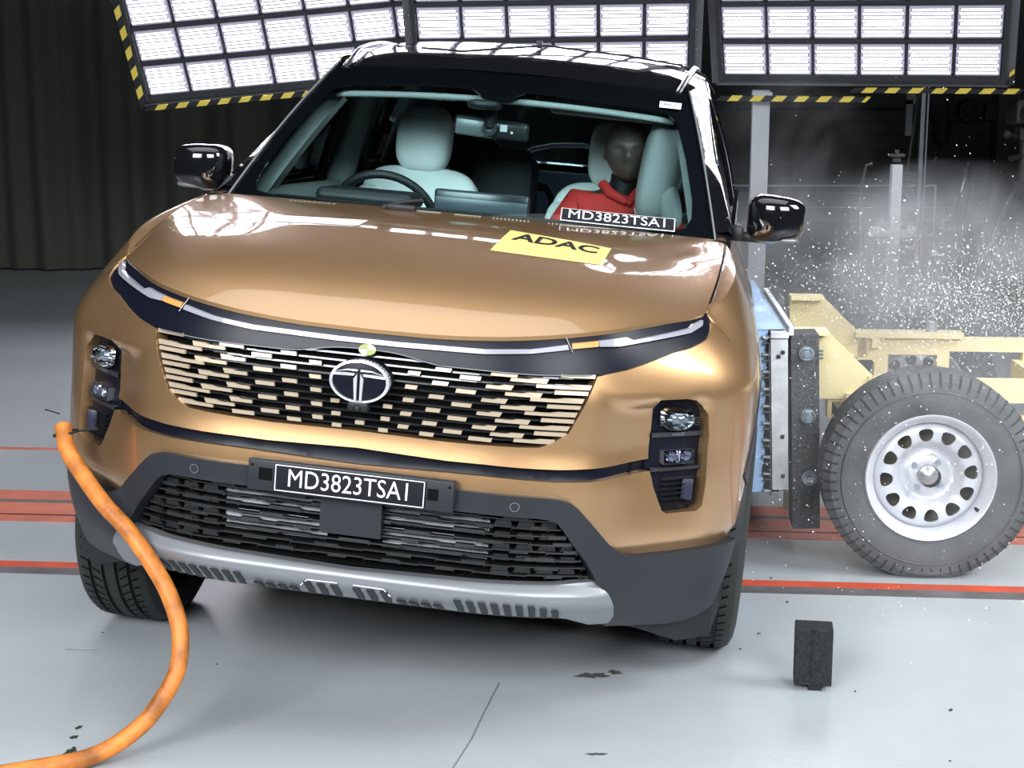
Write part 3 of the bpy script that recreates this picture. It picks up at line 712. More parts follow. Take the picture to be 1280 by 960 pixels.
sr=MB();e_=[RF(a,y,.003) for a,y in [(-.72,2.20),(-.76,2.28),(-.76,3.3),(.76,3.3),(.76,2.28),(.72,2.20),(-.72,2.20)]];sr.tube(dens([(p[0],p[1]) for p in []]) if False else e_,.003,6);sr.build('sunroof_edge',mat('sunroof_seal',(.18,.18,.18),.3),roof,smooth=True)
an=MB();an.rbox((0,3.9,1.735),(.02,.12,.05),.008);cb('roof_antenna',an,BLACKG)
# measuring lead lying over the roof
wl=MB();wl.tube([RF(-.55,2.05,.012),RF(-.3,2.0,.012),RF(-.05,2.1,.016),RF(.12,2.2,.022),RF(.3,2.25,.014),RF(.55,2.3,.012),RF(.85,2.4,.012),RF(.99,2.45,.012),SG(2.5,.9,.015,1)],.0045,6);wl.rbox(RF(.07,2.25,.02),(.018,.03,.03),.004)
cb('roof_lead',wl,BLACKP)
# tailgate and rear glass
def TG(u,v,off=0):
    w=.58+.14*v;x=u*w;y=4.35+.17*v-.06*u*u;z=1.65-.47*v-.06*u*u*(1-v)-.015*u*u
    return x,y+off,z+off*.3
RWIN=[(-.82,.12),(.82,.12),(.86,.85),(-.86,.85)]
patch('tailgate_frame',[(-1,0),(1,0),(1,1.02),(-1,1.02)],TG,BLACKG,car,.08,[RWIN],.03)
patch('rear_window',RWIN,lambda u,v,off=0:TG(u,v,off-.01),GLASSD,car,.2,thick=0)
for sg in (1,-1):
    n=8;strip2('rear_pillar',[SG(4.18-.13*i/n*1.0,max(-.02,i/n),.004,sg) for i in range(n+1)],[TG(sg*1.0,1.0-i/n,0) for i in range(n+1)],BLACKG,car)
# underbody, engine bay, wheel liners
ub=MB();ub.box((0,2.35,.30),(1.30,4.1,.10));ub.box((0,.62,.52),(1.24,.90,.56));ub.box((0,2.3,.36),(1.68,1.9,.08));ub.box((0,1.18,.75),(1.66,.05,.80));ub.box((0,.34,.60),(1.30,.34,.42));cb('underbody',ub,DARKV,None)
for sg in (1,-1):
    for yy in (.85,3.59):
        L_=MB();n=20
        A=[(sg*.60,yy+.45*math.cos(math.pi*i/n),.33+.45*math.sin(math.pi*i/n)) for i in range(n+1)];Bq=[(sg*.89,a[1],a[2]) for a in A]
        L_.add(A+Bq,[(i,i+1,n+2+i,n+1+i) for i in range(n)]);L_.build('wheel_arch_liner',DARKV,car)
# wipers and hood dots
for nm,a0,a1,b0,b1 in (('w',-.20,.52,.965,.0),):
    pass
def wiper(a0,a1):
    w=MB();w.tube([WS(a0,-.045,.030),WS(a0+(a1-a0)*.5,-.02,.038),WS(a1,.012,.030)],[.009,.007,.005],8)
    w.rbox(WS((a0+a1)/2,-.035,.03),(.09,.03,.02),.008);w.tube([WS(a0+(a1-a0)*.15,-.01,.016),WS(a1*1.0,.03,.014)],.005,6)
    cb('wiper',w,BLACKP)
wiper(-.26,-.12)
vm=MB()
for a0,a1,bb in ((-.12,-.03,.972),(.16,.30,.972),(.36,.50,.972),(.02,.12,.972),(-.62,-.42,.955)):
    for i in range(10):
        for j in range(2):
            q=HD(a0+(a1-a0)*i/10,bb-j*.014,.0016);vm.sphere(q,.0035,6,4,(1,1,.2))
vm.build('pale_hood_dots',mat('pale_speckle',(.6,.62,.5),.4),hood)  # small pale dots in double rows near the rear hood edge
# ---------------------------------------------------------------- door mirrors
def pillow(mb,c,d,e=.6,nu=24,nv=16,R=None,warp=None):
    """superellipsoid"""
    def sp(x,p):return math.copysign(abs(x)**p,x)
    V=[]
    for j in range(nv+1):
        v=-math.pi/2+math.pi*j/nv
        for i in range(nu):
            u=2*math.pi*i/nu
            p=Vector((d[0]/2*sp(math.cos(v),e)*sp(math.cos(u),e),d[1]/2*sp(math.cos(v),e)*sp(math.sin(u),e),d[2]/2*sp(math.sin(v),e)))
            if warp:p=Vector(warp(p))
            if R is not None:p=R@p
            V.append(p+Vector(c))
    mb.add(V,[(j*nu+i,j*nu+(i+1)%nu,(j+1)*nu+(i+1)%nu,(j+1)*nu+i) for j in range(nv) for i in range(nu)])
for sg in (1,-1):
    h=MB()
    pillow(h,(sg*.965,1.50,1.218),(.185,.17,.140),.55,32,20,None,lambda p:(p.x,p.y+.25*abs(p.x)-.0,p.z*(1+.9*(-sg*p.x))*1.0+ (-.012 if p.z<0 else 0)*(1 if sg*p.x<0 else .3)))
    hs=cb('side_mirror',h,BLACKG,60)
    st=MB();st.rbox((sg*.885,1.50,1.148),(.13,.07,.030),.012);st.rbox((sg*.845,1.50,1.160),(.04,.16,.05),.015);cb('mirror_arm',st,BLACKP,40,hs)
    it=MB();it.add([(sg*.985,1.435,1.232),(sg*1.045,1.452,1.236),(sg*1.052,1.470,1.222),(sg*.985,1.430,1.214),(sg*1.053,1.50,1.236),(sg*1.053,1.50,1.222)],[(0,1,2,3),(1,4,5,2)]);cb('mirror_indicator',it,mat('mirror_lamp',(.4,.42,.42),.15,.7),None,hs)
    lo=MB();pillow(lo,(sg*.965,1.505,1.150),(.16,.12,.022),.6,20,8);cb('mirror_base',lo,SILV,60,hs)
    tri=MB();tri.prism([(1.46,1.16),(1.66,1.17),(1.68,1.29)],'x',sg*.835,sg*.822);cb('mirror_sail',tri,BLACKG,None)
# ---------------------------------------------------------------- wheels
def tyre_mesh(mb,R,w,grooves,rin,blocks=64,sidedepth=.02):
    hw=w/2;prof=[]
    prof.append((rin,-hw*.78));prof.append((rin+.015,-hw*.92));prof.append((rin+(R-rin)*.45,-hw*1.0));prof.append((R-.035,-hw*.96));prof.append((R-.012,-hw*.86));prof.append((R-.003,-hw*.74))
    for g in grooves:
        prof+=[(R,g-.006),(R-.010,g-.0045),(R-.010,g+.0045),(R,g+.006)]
    prof+=[(R-.003,hw*.74),(R-.012,hw*.86),(R-.035,hw*.96),(rin+(R-rin)*.45,hw),(rin+.015,hw*.92),(rin,hw*.78)]
    mb.lathe(prof,'x',96)
def sipes(mb,R,bands,n,depth=.0015,w=.006,ang=.02):
    """dark slots across the tread, as thin raised-edge inlays"""
    for a in range(n):
        t=2*math.pi*a/n
        for x0,x1,sk in bands:
            P=[]
            for x,dt in ((x0,0),(x1,sk)):
                for e in (-1,1):
                    th=t+dt+e*w/2/R;P.append((x,(R+depth)*math.cos(th),(R+depth)*math.sin(th)))
            mb.add([P[0],P[1],P[3],P[2]],[(0,1,2,3)])
def suv_wheel(x,y,z,sg):
    r=thing('wheel',None,None);r.parent=car;r.location=(x,y,z)
    for k in list(r.keys()):
        del r[k]
    m=MB();tyre_mesh(m,.362,.238,(-.058,-.020,.020,.058),.245);ty=cb('tyre',m,RUB,30,r)
    s=MB();sipes(s,.362,[(-.084,-.064,.03),(.064,.084,-.03),(-.052,-.028,.05),(.028,.052,-.05)],70);cb('tread_slots',s,DARKV,None,ty)
    q=MB();q.lathe([(.245,-.09),(.235,-.085),(.225,0),(.235,.085),(.248,.10),(.24,.105),(.225,.09)],'x',64)
    for i in range(5):
        a=2*math.pi*i/5
        for d in (-.16,.16):
            c,s_=math.cos(a+d*.7),math.sin(a+d*.7);q.tube([(sg*.07,.03*c,.03*s_),(sg*.085,.13*math.cos(a+d*.6),.13*math.sin(a+d*.6)),(sg*.09,.232*math.cos(a+d),.232*math.sin(a+d))],[.03,.022,.018],8)
    q.lathe([(.001,sg*.09),(.05,sg*.088),(.055,sg*.06),(.16,-sg*.02),(.001,-sg*.03)],'x',32)
    cb('rim',q,RIMD,40,r)
    return r
suv_wheel(.842,.85,.362,1);suv_wheel(-.825,.85,.222,-1);suv_wheel(.78,3.59,.362,1);suv_wheel(-.81,3.59,.30,-1)
# ---------------------------------------------------------------- cabin
def part(name,m,fn,auto=45,parent=None):
    b=MB();fn(b);return cb(name,b,m,auto,parent)
strip_pts=lambda a0,a1,off:[WS(a0,b/12,off) for b in range(0,11)]
for sg in (1,-1):
    # pillar trim inside
    n=12;A=[WS(sg*.97,-.02+.88*i/n,-.05) for i in range(n+1)];Bq=[(p[0]*(.895 if False else 1)-sg*.042,p[1]+.03,p[2]-.02) for p in A];Cq=[(p[0]-sg*.02,p[1]+.17,p[2]-.03) for p in A]
    pt=MB();pt.add(A+Bq+Cq,[(i,i+1,n+2+i,n+1+i) for i in range(n)]+[(n+1+i,n+2+i,2*n+3+i,2*n+2+i) for i in range(n)]);cb('pillar_trim',pt,TRIMI,60)
    bp=MB();bp.tube([(sg*.73,2.42,1.0 if sg>0 else .6),(sg*.735,2.42,1.15),(sg*.64,2.40,1.50),(sg*.56,2.40,1.66)],[.06,.055,.05,.05],10);cb('centre_pillar_trim',bp,TRIMI,60)
    cp=MB();cp.tube([(sg*.70,3.27,1.0 if sg>0 else .7),(sg*.71,3.3,1.15),(sg*.64,3.35,1.45),(sg*.55,3.35,1.64)],[.10,.09,.08,.06],10);cb('rear_pillar_trim',cp,TRIMI,60)
    k_=.65 if sg>0 else .755
    dt=MB();dt.rbox((sg*k_,2.0,.86),(.06,1.25,.50),.03);dt.rbox((sg*.73,1.9,1.115),(.08,1.05,.10),.03);cb('door_trim',dt,TRIMI,45)
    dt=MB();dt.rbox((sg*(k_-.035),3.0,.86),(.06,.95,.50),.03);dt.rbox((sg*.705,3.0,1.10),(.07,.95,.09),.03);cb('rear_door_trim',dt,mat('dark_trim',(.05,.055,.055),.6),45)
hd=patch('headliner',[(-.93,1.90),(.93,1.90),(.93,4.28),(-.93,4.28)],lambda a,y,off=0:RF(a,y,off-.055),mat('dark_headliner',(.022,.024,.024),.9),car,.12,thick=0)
hz=MB();hz.tube([WS(a/10,.845-.04*abs(a/10)**2,-.045) for a in range(-9,10)],.011,8);cb('header_trim',hz,TRIMI,60)
# dashboard
def _d(b):
    pr=[(1.12,1.10),(1.20,1.145),(1.50,1.145),(1.66,1.12),(1.72,1.05),(1.70,.92),(1.62,.80),(1.60,.55),(1.12,.55)]
    b.prism(pr,'x',-.73,.73)
part('dashboard',DARKI,_d,30)
part('instrument_hood',DARKI,lambda b:b.rbox((-.40,1.60,1.155),(.34,.20,.055),.025,None,3))
scr=part('touchscreen',mat('screen_bezel',(.02,.024,.032),.2),lambda b:b.rbox((-.014,1.60,1.165),(.325,.022,.085),.008))
part('screen_face',mat('screen_back_grey',(.05,.065,.08),.3),lambda b:b.rbox((-.014,1.588,1.160),(.315,.004,.045),.002),45,scr)
def _sw(b):
    n=40;R=Matrix.Rotation(math.radians(-64),3,'X');P=[R@Vector((.188*math.cos(2*math.pi*i/n),.188*math.sin(2*math.pi*i/n),0))+Vector((-.405,1.86,1.06)) for i in range(n+1)]
    b.tube(P,.016,10,False)
sw=part('steering_wheel',DARKI,_sw,60)
part('steering_hub',DARKI,lambda b:(b.rbox((-.405,1.84,1.04),(.16,.06,.12),.03,Matrix.Rotation(math.radians(26),3,'X')),b.rbox((-.405,1.85,1.05),(.34,.025,.03),.01),b.rbox((-.405,1.85,.97),(.03,.025,.14),.01),b.tube([(-.405,1.80,1.02),(-.405,1.55,.95)],.03,10)),45,sw)
def seat(x,y,m=TEAL,s=1.0,z0=0):
    b=MB();R=Matrix.Rotation(math.radians(14),3,'X')
    st=thing('seat',None,None);st.parent=car
    for k in list(st.keys()):del st[k]
    a=MB();pillow(a,(x,y-.28,.60),(.52,.54,.19),.45);cb('seat_cushion',a,m,60,st)
    a=MB();pillow(a,(x,y+.02,.93),(.48*s,.16,.64),.45,36,22,Matrix.Rotation(math.radians(-12),3,'X'));pillow(a,(x-.19*s,y-.02,.90),(.13,.19,.54),.6,20,14,Matrix.Rotation(math.radians(-12),3,'X'));pillow(a,(x+.19*s,y-.02,.90),(.13,.19,.54),.6,20,14,Matrix.Rotation(math.radians(-12),3,'X'))
    cb('seat_back',a,m,60,st)
    a=MB();pillow(a,(x,y+.06,1.355),(.215,.12,.255),.62,32,20,Matrix.Rotation(math.radians(-8),3,'X'));cb('headrest',a,m,60,st)
    a=MB();
    for d in (-.05,.05):a.tube([(x+d,y+.07,1.15),(x+d,y+.07,1.27)],.007,8)
    cb('headrest_posts',a,CHROME,60,st)
    return st
seat(-.368,2.22);seat(.372,2.22)
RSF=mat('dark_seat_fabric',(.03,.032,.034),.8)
def _rs(b):
    pillow(b,(0,3.05,.62),(1.30,.55,.20),.4);pillow(b,(-.36,3.32,.92),(.60,.18,.58),.45,24,16,Matrix.Rotation(math.radians(-12),3,'X'));pillow(b,(.34,3.32,.90),(.56,.18,.50),.45,24,16,Matrix.Rotation(math.radians(-12),3,'X'))
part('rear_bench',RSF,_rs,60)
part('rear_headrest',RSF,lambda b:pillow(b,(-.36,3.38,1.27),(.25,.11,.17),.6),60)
part('equipment_case',RSF,lambda b:(b.rbox((-.12,2.75,1.12),(.26,.20,.36),.03),b.rbox((-.12,2.75,1.31),(.19,.15,.05),.02)),40)
part('centre_console',DARKI,lambda b:(b.rbox((0,2.0,.66),(.22,.9,.26),.03),b.rbox((0,2.35,.86),(.20,.36,.12),.03)))
part('lit_rear_panel',mat('pale_blue_panel',(.62,.72,.98),.5),lambda b:(b.rbox((.0,3.72,1.08),(.30,.04,.30),.02),b.rbox((.19,3.70,1.10),(.03,.05,.28),.01)))  # stand-in for the bright rear area; light from behind put into its colour
part('grab_loop',BLACKP,lambda b:b.tube([(-.10,3.0,1.02),(-.09,3.0,1.14),(-.05,3.0,1.185),(.02,3.0,1.18),(.05,3.0,1.14),(.055,3.0,1.02)],[.03,.025,.026,.016,.014,.012],10),60)
part('rear_window_trim',mat('white_trim',(.75,.8,.8),.4),lambda b:b.tube([(-.29,4.1,1.20),(-.27,4.1,1.27),(-.20,4.1,1.315),(-.10,4.1,1.343),(.05,4.1,1.355),(.16,4.1,1.342),(.25,4.1,1.30),(.30,4.1,1.22)],.012,8),60)
# mirror, camera pod, visors
def _rm(b):b.rbox((-.028,1.76,1.420),(.265,.035,.068),.018,Matrix.Rotation(math.radians(3),3,'Y'),3)
rm=part('rear_view_mirror',mat('mirror_back',(.035,.04,.042),.25,.2),_rm,50)
part('mirror_pale_panel',mat('pale_mirror_face',(.20,.24,.25),.3,.2),lambda b:b.rbox((-.085,1.741,1.418),(.13,.004,.050),.002,Matrix.Rotation(math.radians(3),3,'Y')),40,rm)  # paler flat panel on the back of the mirror
part('mirror_stem',DARKI,lambda b:(b.tube([(-.03,1.74,1.425),(-.03,1.735,1.50)],.022,10),b.lathe([(.012,1.726),(.026,1.726),(.026,1.745)],'y',20,(-.03,0,1.42))),50,rm)
part('mirror_label',WHITE,lambda b:(b.box((.018,1.739,1.424),(.024,.002,.024)),b.box((.047,1.739,1.411),(.008,.002,.008))),None,rm)
part('camera_pod',mat('pod_plastic',(.03,.033,.035),.35),lambda b:(pillow(b,(-.04,1.66,1.497),(.12,.10,.035),.7)),60)
part('sun_visor',TRIMI,lambda b:(b.rbox((-.40,1.93,1.515),(.42,.05,.026),.010),),45)
part('sun_visor',TRIMI,lambda b:(b.rbox((.34,1.93,1.500),(.38,.045,.030),.012,Matrix.Rotation(math.radians(1.5),3,'Y')),b.tube([(.10,1.93,1.52),(.10,1.93,1.58)],.006,6)),45)
part('teal_reflective_tab',mat('teal_tab',(.12,.55,.62),.4),lambda b:b.box((-.44,2.6,1.56),(.05,.004,.08)),None)
# deployed side curtain airbag and seat airbag
AB=mat('airbag_fabric',(.58,.63,.63),.7,bump=(35,.25))
def _ab(b):
    pillow(b,(.560,1.99,1.335),(.15,.36,.37),.62,36,26,Matrix.Rotation(math.radians(8),3,'Y'),lambda p:(p.x*(1+.5*p.z),p.y,p.z+.02*math.sin(p.y*14)))
    pillow(b,(.600,2.75,1.38),(.12,.85,.30),.6,30,16)
    pillow(b,(.605,1.88,1.205),(.075,.14,.16),.7,24,16,Matrix.Rotation(math.radians(-14),3,'Y'))
part('curtain_airbag',AB,_ab,70)
# windshield placard and sticker
PL=[(.412,.076),(.852,.058),(.846,-.012),(.413,.010)]
def PLf(u,v,off):return WS(*bil(PL,u,v),off)
def pquad(name,P,m,off,parent,n=8,fn=None,u0=0,u1=1,v0=0,v1=1):
    V=[fn(u0+(u1-u0)*i/n,v0+(v1-v0)*j/2,off) for j in range(3) for i in range(n+1)]
    return mk(name,V,[(j*(n+1)+i,j*(n+1)+i+1,(j+1)*(n+1)+i+1,(j+1)*(n+1)+i) for j in range(2) for i in range(n)],m,parent)
pc_=pquad('windshield_placard',PL,WHITE,.004,car,fn=PLf)
pquad('placard_face',PL,PLATE,.0052,pc_,fn=PLf,u0=.008,u1=.992,v0=.05,v1=.95)
text_mesh('placard_lettering','MD3823TSA1',WHITE,pc_,1.0,lambda u,w:PLf(.5+u*.1540,.5+w*.95,.0066),0,0,1.0,bold=0)
ST=[(.83,.868),(.943,.870),(.932,.815),(.822,.812)]
pq=pquad('white_windshield_sticker',ST,WHITE,.005,car,fn=lambda u,v,o:WS(*bil(ST,u,v),o))
text_mesh('sticker_small_lettering','CRASH TEST',PLATE,pq,1.0,lambda u,w:WS(*bil(ST,.5+u*.15,.5+w*.7),.007),0,0,1.0)
# damage crease highlights near the left lamp: hose clip on the bumper
# ---------------------------------------------------------------- crash test dummy in the front seat
dum=bpy.data.objects.new('crash_test_dummy',None);COL.objects.link(dum);dum.matrix_world=CARM
tag(dum,'dark faced crash test dummy in red shirt belted into the seat behind the placard','dummy')
SKIN=mat('dummy_vinyl',(.13,.098,.08),.42)
RED=mat('red_shirt_fabric',(.62,.035,.03),.75,bump=(40,.3))
def skinned(name,nodes,edges,m,parent,sub=2):
    me=bpy.data.meshes.new(name);me.from_pydata([n[0] for n in nodes],edges,[]);o=bpy.data.objects.new(name,me);COL.objects.link(o)
    md=o.modifiers.new('s','SKIN');md.use_smooth_shade=True
    for v,n in zip(me.skin_vertices[0].data,nodes):
        r=n[1];v.radius=(r,r) if not isinstance(r,tuple) else r
    me.skin_vertices[0].data[0].use_root=True
    sb=o.modifiers.new('u','SUBSURF');sb.levels=sub;sb.render_levels=sub
    dg=bpy.context.evaluated_depsgraph_get();m2=bpy.data.meshes.new_from_object(o.evaluated_get(dg));m2.name=name
    bpy.data.objects.remove(o);m2.materials.clear();m2.materials.append(m)
    for p in m2.polygons:p.use_smooth=True
    o=bpy.data.objects.new(name,m2);COL.objects.link(o);o.parent=parent;return o
dx=.415
body=[((dx,2.08,.72),.14),((dx,2.11,.90),.13),((dx,2.10,1.10),(.15,.11)),((dx,2.09,1.18),(.09,.07)),((dx+.01,2.07,1.27),.050),
 ((dx-.14,2.07,1.165),.058),((dx-.205,2.02,1.0),.05),((dx-.20,1.82,.86),.038),((dx-.19,1.74,.84),.03),
 ((dx+.14,2.07,1.165),.058),((dx+.205,2.02,1.0),.05),((dx+.20,1.82,.86),.038),((dx+.19,1.74,.84),.03),
 ((dx-.10,1.98,.70),.09),((dx-.12,1.62,.76),.07),((dx-.12,1.50,.50),.05),((dx-.12,1.36,.42),.04),
 ((dx+.10,1.98,.70),.09),((dx+.12,1.62,.76),.07),((dx+.12,1.50,.50),.05),((dx+.12,1.36,.42),.04)]
bo_=skinned('dummy_body',body,[(0,1),(1,2),(2,3),(3,4),(3,5),(5,6),(6,7),(7,8),(3,9),(9,10),(10,11),(11,12),(0,13),(13,14),(14,15),(15,16),(0,17),(17,18),(18,19),(19,20)],SKIN,dum)
# head with brow, nose, lips, ears
def head(c,w,d,h):
    b=MB();nu,nv=56,48;V=[]
    def g(x,s):return math.exp(-(x/s)**2)
    for j in range(nv+1):
        v=-math.pi/2+math.pi*j/nv
        for i in range(nu):
            u=2*math.pi*i/nu  # face looks toward -y
            x=math.cos(v)*math.cos(u);y=math.cos(v)*math.sin(u);z=math.sin(v)
            X=x*w/2;Y=y*d/2;Z=z*h/2
            t=Z/(h/2)
            if t<0:
                k=1-.34*(-t)**1.6;X*=k;Y*=(1-.18*(-t)**2)
                if y<0:Y*=1.0+.10*g(t+.75,.3)
            if y<0:
                f=max(0,-y)
                Y-=f*( .026*g(X,.014)*g(Z+.010,.026)*(1 if Z<.02 else .5)      # nose
                      +.010*g(abs(X)-.030,.024)*g(Z-.030,.011)                 # brow
                      +.007*g(X,.028)*g(Z+.055,.006)+.007*g(X,.025)*g(Z+.066,.006)  # lips
                      +.010*g(X,.025)*g(Z+.092,.014))                          # chin
                Y+=f*(.014*g(abs(X)-.032,.017)*g(Z-.010,.014)+.005*g(X,.03)*g(Z+.061,.003)+.008*g(abs(X)-.045,.02)*g(Z+.05,.03))
            V.append((X,Y,Z))
    b.add(V,[(j*nu+i,j*nu+(i+1)%nu,(j+1)*nu+(i+1)%nu,(j+1)*nu+i) for j in range(nv) for i in range(nu)])
    for s in (1,-1):pillow(b,(s*w*.49,.012,-.005),(.016,.032,.055),.8,14,10)
    return b
hdm=head(None,.160,.20,.232)
hb_=hdm.build('dummy_head',SKIN,dum,smooth=True);hb_.location=(dx+.012,2.03,1.378);hb_.rotation_euler=(math.radians(2),math.radians(-4),math.radians(6))
nk=MB();nk.tube([(dx,2.07,1.20),(dx+.008,2.065,1.24),(dx+.012,2.06,1.29)],[.058,.054,.052],16);cb('neck_collar',nk,DARKI,60,dum)
shirt=[((dx,2.08,.74),.152),((dx,2.105,.90),.150),((dx,2.09,1.08),(.175,.13)),((dx,2.08,1.165),(.13,.10)),((dx+.005,2.075,1.205),.075),
 ((dx-.145,2.06,1.165),.080),((dx-.215,2.01,1.03),.070),((dx-.215,1.93,.95),.062),((dx+.145,2.06,1.165),.080),((dx+.215,2.01,1.03),.070),((dx+.215,1.93,.95),.062)]
skinned('red_shirt',shirt,[(0,1),(1,2),(2,3),(3,4),(3,5),(5,6),(6,7),(3,8),(8,9),(9,10)],RED,dum)
cl=MB();cl.tube([(dx-.065,2.02,1.255),(dx-.03,1.975,1.225),(dx+.03,1.965,1.20)],[.018,.02,.014],10);cl.tube([(dx+.075,2.02,1.255),(dx+.055,1.985,1.225),(dx+.035,1.96,1.19)],[.016,.018,.012],10);cb('shirt_collar',cl,RED,60,dum)
bl=MB();pts=[(.62,2.26,1.27),(.575,2.08,1.255),(.53,1.99,1.22),(.46,1.945,1.12),(.36,1.955,.92),(.26,1.96,.76)]
A=[(x-.022,y-.014,z-.008) for x,y,z in pts];Bq=[(x+.022,y-.016,z+.012) for x,y,z in pts];n=len(pts)
bl.add(A+Bq+[(x,y+.004,z) for x,y,z in A]+[(x,y+.004,z) for x,y,z in Bq],[(i,i+1,n+i+1,n+i) for i in range(n-1)]+[(2*n+i,2*n+i+1,3*n+i+1,3*n+i) for i in range(n-1)])
cb('seat_belt',bl,BLACKP,None)
dc=MB();dc.box((.500,1.94,1.178),(.045,.004,.022),Matrix.Rotation(math.radians(-18),3,'Y'));dc.build('shirt_patch',WHITE,dum)
# ================================================================ THE HALL
# floor: pale grey sealed concrete, slight gloss, faint stains and joints
fm=bpy.data.materials.new('sealed_concrete');fm.use_nodes=True;nt=fm.node_tree;b=nt.nodes['Principled BSDF'];N=nt.nodes.new;Lk=nt.links.new
tc=N('ShaderNodeTexCoord')
n1=N('ShaderNodeTexNoise');n1.inputs['Scale'].default_value=.9;n1.inputs['Detail'].default_value=7;n1.inputs['Roughness'].default_value=.6;Lk(tc.outputs['Object'],n1.inputs['Vector'])
r1=N('ShaderNodeValToRGB');r1.color_ramp.elements[0].position=.3;r1.color_ramp.elements[0].color=(.40,.43,.455,1);r1.color_ramp.elements[1].position=.7;r1.color_ramp.elements[1].color=(.50,.53,.555,1);Lk(n1.outputs[0],r1.inputs[0])
n2=N('ShaderNodeTexNoise');n2.inputs['Scale'].default_value=3.1;n2.inputs['Detail'].default_value=10;n2.inputs['Roughness'].default_value=.75;Lk(tc.outputs['Object'],n2.inputs['Vector'])
r2=N('ShaderNodeValToRGB');r2.color_ramp.elements[0].position=.66;r2.color_ramp.elements[0].color=(1,1,1,1);r2.color_ramp.elements[1].position=.78;r2.color_ramp.elements[1].color=(.55,.55,.53,1);Lk(n2.outputs[0],r2.inputs[0])
mx=N('ShaderNodeMixRGB');mx.blend_type='MULTIPLY';mx.inputs[0].default_value=.6;Lk(r1.outputs[0],mx.inputs[1]);Lk(r2.outputs[0],mx.inputs[2])
Lk(mx.outputs[0],b.inputs['Base Color'])
r3=N('ShaderNodeMapRange');r3.inputs['To Min'].default_value=.22;r3.inputs['To Max'].default_value=.40;Lk(n1.outputs[0],r3.inputs['Value']);Lk(r3.outputs[0],b.inputs['Roughness'])
n3=N('ShaderNodeTexNoise');n3.inputs['Scale'].default_value=45;n3.inputs['Detail'].default_value=3;Lk(tc.outputs['Object'],n3.inputs['Vector'])
bp=N('ShaderNodeBump');bp.inputs['Strength'].default_value=.06;bp.inputs['Distance'].default_value=.01;Lk(n3.outputs[0],bp.inputs['Height']);Lk(bp.outputs[0],b.inputs['Normal'])
fl=mk('floor',[(-16,-6,0),(16,-6,0),(16,24,0),(-16,24,0)],[(0,1,2,3)],fm);tag(fl,kind='structure')
# red painted rails let into the floor (all run parallel to the trolley's path)
RD=mat('red_floor_paint',(.62,.085,.035),.5,var=(6,.25,6));RDK=mat('grey_rail_groove',(.13,.12,.125),.6,var=(8,.3,6));RDP=mat('faded_red_line',(.60,.17,.11),.5,var=(6,.2,6))
dv=Vector((.9964,-.0846,0));nv=Vector((.0846,.9964,0))
def rail(name,x0,y0,w,m,label,z=.002,L0=-9,L1=10,part_=None):
    """stripe through (x0,y0) along dv, width w going away from the camera"""
    p=Vector((x0,y0,0));b=MB();c=p+nv*(w/2)+dv*((L0+L1)/2)+Vector((0,0,z/2-.0005))
    b.box(c,(L1-L0,w,z+.001),Matrix(((dv.x,nv.x,0),(dv.y,nv.y,0),(0,0,1))))
    o=b.build(name,m,part_)
    if label:tag(o,label,'floor stripe')
    return o
rA=rail('floor_stripe',0,4.832,.064,RD,'bright orange red floor stripe passing just in front of the trolley wheel')
rB=rail('floor_groove',0,4.762,.070,RDK,'dark grey groove running along the front side of the red floor stripe by the wheel')
tag(rB,None,'floor groove')
rail('floor_stripe',0,5.395,.085,RDP,'faded red floor stripe nearest the camera of the three stacked behind the car wheel')
rail('floor_groove',0,5.482,.012,DARKV,'thin black slot between the lower two of the stacked red floor stripes')['category']='floor groove'
rail('floor_stripe',0,5.496,.165,RDP,'broad red floor stripe in the middle of the stacked group left of the car')
rail('floor_groove',0,5.663,.042,RDK,'dark grey groove below the farthest of the stacked red floor stripes')['category']='floor groove'
rail('floor_stripe',0,5.707,.14,RDP,'red floor stripe farthest back in the stacked group left of the car')
rail('floor_stripe',0,6.57,.045,RDP,'thin pale red floor line far behind the car near the dark curtain side')
# floor joint crack, stains, chips
cr=MB();cr.tube([(-.035,3.92,0),(-.075,3.70,0),(-.10,3.55,0),(-.145,3.36,0),(-.17,3.2,0)],.0022,5);tag(cr.build('floor_crack',mat('crack_dark',(.18,.19,.19),.8)),'thin dark crack in the floor running to the bottom edge below the bumper','crack')
def blob(name,cx,cy_,rx,ry,m,label,cat,seed,n=26,z=.0012):
    r=random.Random(seed);P=[(cx,cy_,z)]
    ph=[r.uniform(0,6.28) for _ in range(5)]
    for i in range(n):
        a=2*math.pi*i/n;k=1+.25*math.sin(2*a+ph[0])+.2*math.sin(5*a+ph[1])+.15*math.sin(9*a+ph[2]);P.append((cx+rx*k*math.cos(a),cy_+ry*k*math.sin(a),z))
    o=mk(name,P,[(0,1+i,1+(i+1)%n) for i in range(n)],m);return tag(o,label,cat)
STN=mat('oil_stain',(.10,.10,.09),.5)
blob('oil_stain',.222,3.975,.036,.022,STN,'dark smudge on the floor below the right half of the bumper','stain',3)
blob('oil_stain',.285,3.999,.02,.014,STN,'small dark smudge touching the larger one under the bumper','stain',5)
blob('floor_mark',.205,3.46,.02,.008,STN,'small dark mark on the open floor near the bottom edge','stain',8)
tk=MB();tk.tube([(-1.29,4.18,.003),(-1.20,4.175,.003)],.002,5);tag(tk.build('metal_pin',mat('pin_grey',(.25,.26,.27),.4,.5)),'thin grey metal pin lying on the floor left of the hose','pin')
for i,(x,y,rx,ry) in enumerate([(-1.095,3.62,.008,.010),(-1.09,3.56,.008,.012),(-1.075,3.475,.012,.022),(-1.055,3.43,.010,.018)]):
    o=blob('tar_spot',x,y,rx,ry,mat('tar_dark',(.03,.045,.035),.5),None,'spot',20+i)
    o['label']='dark green spot in the row on the floor beside the hose end';o['group']='dark spots beside the hose'
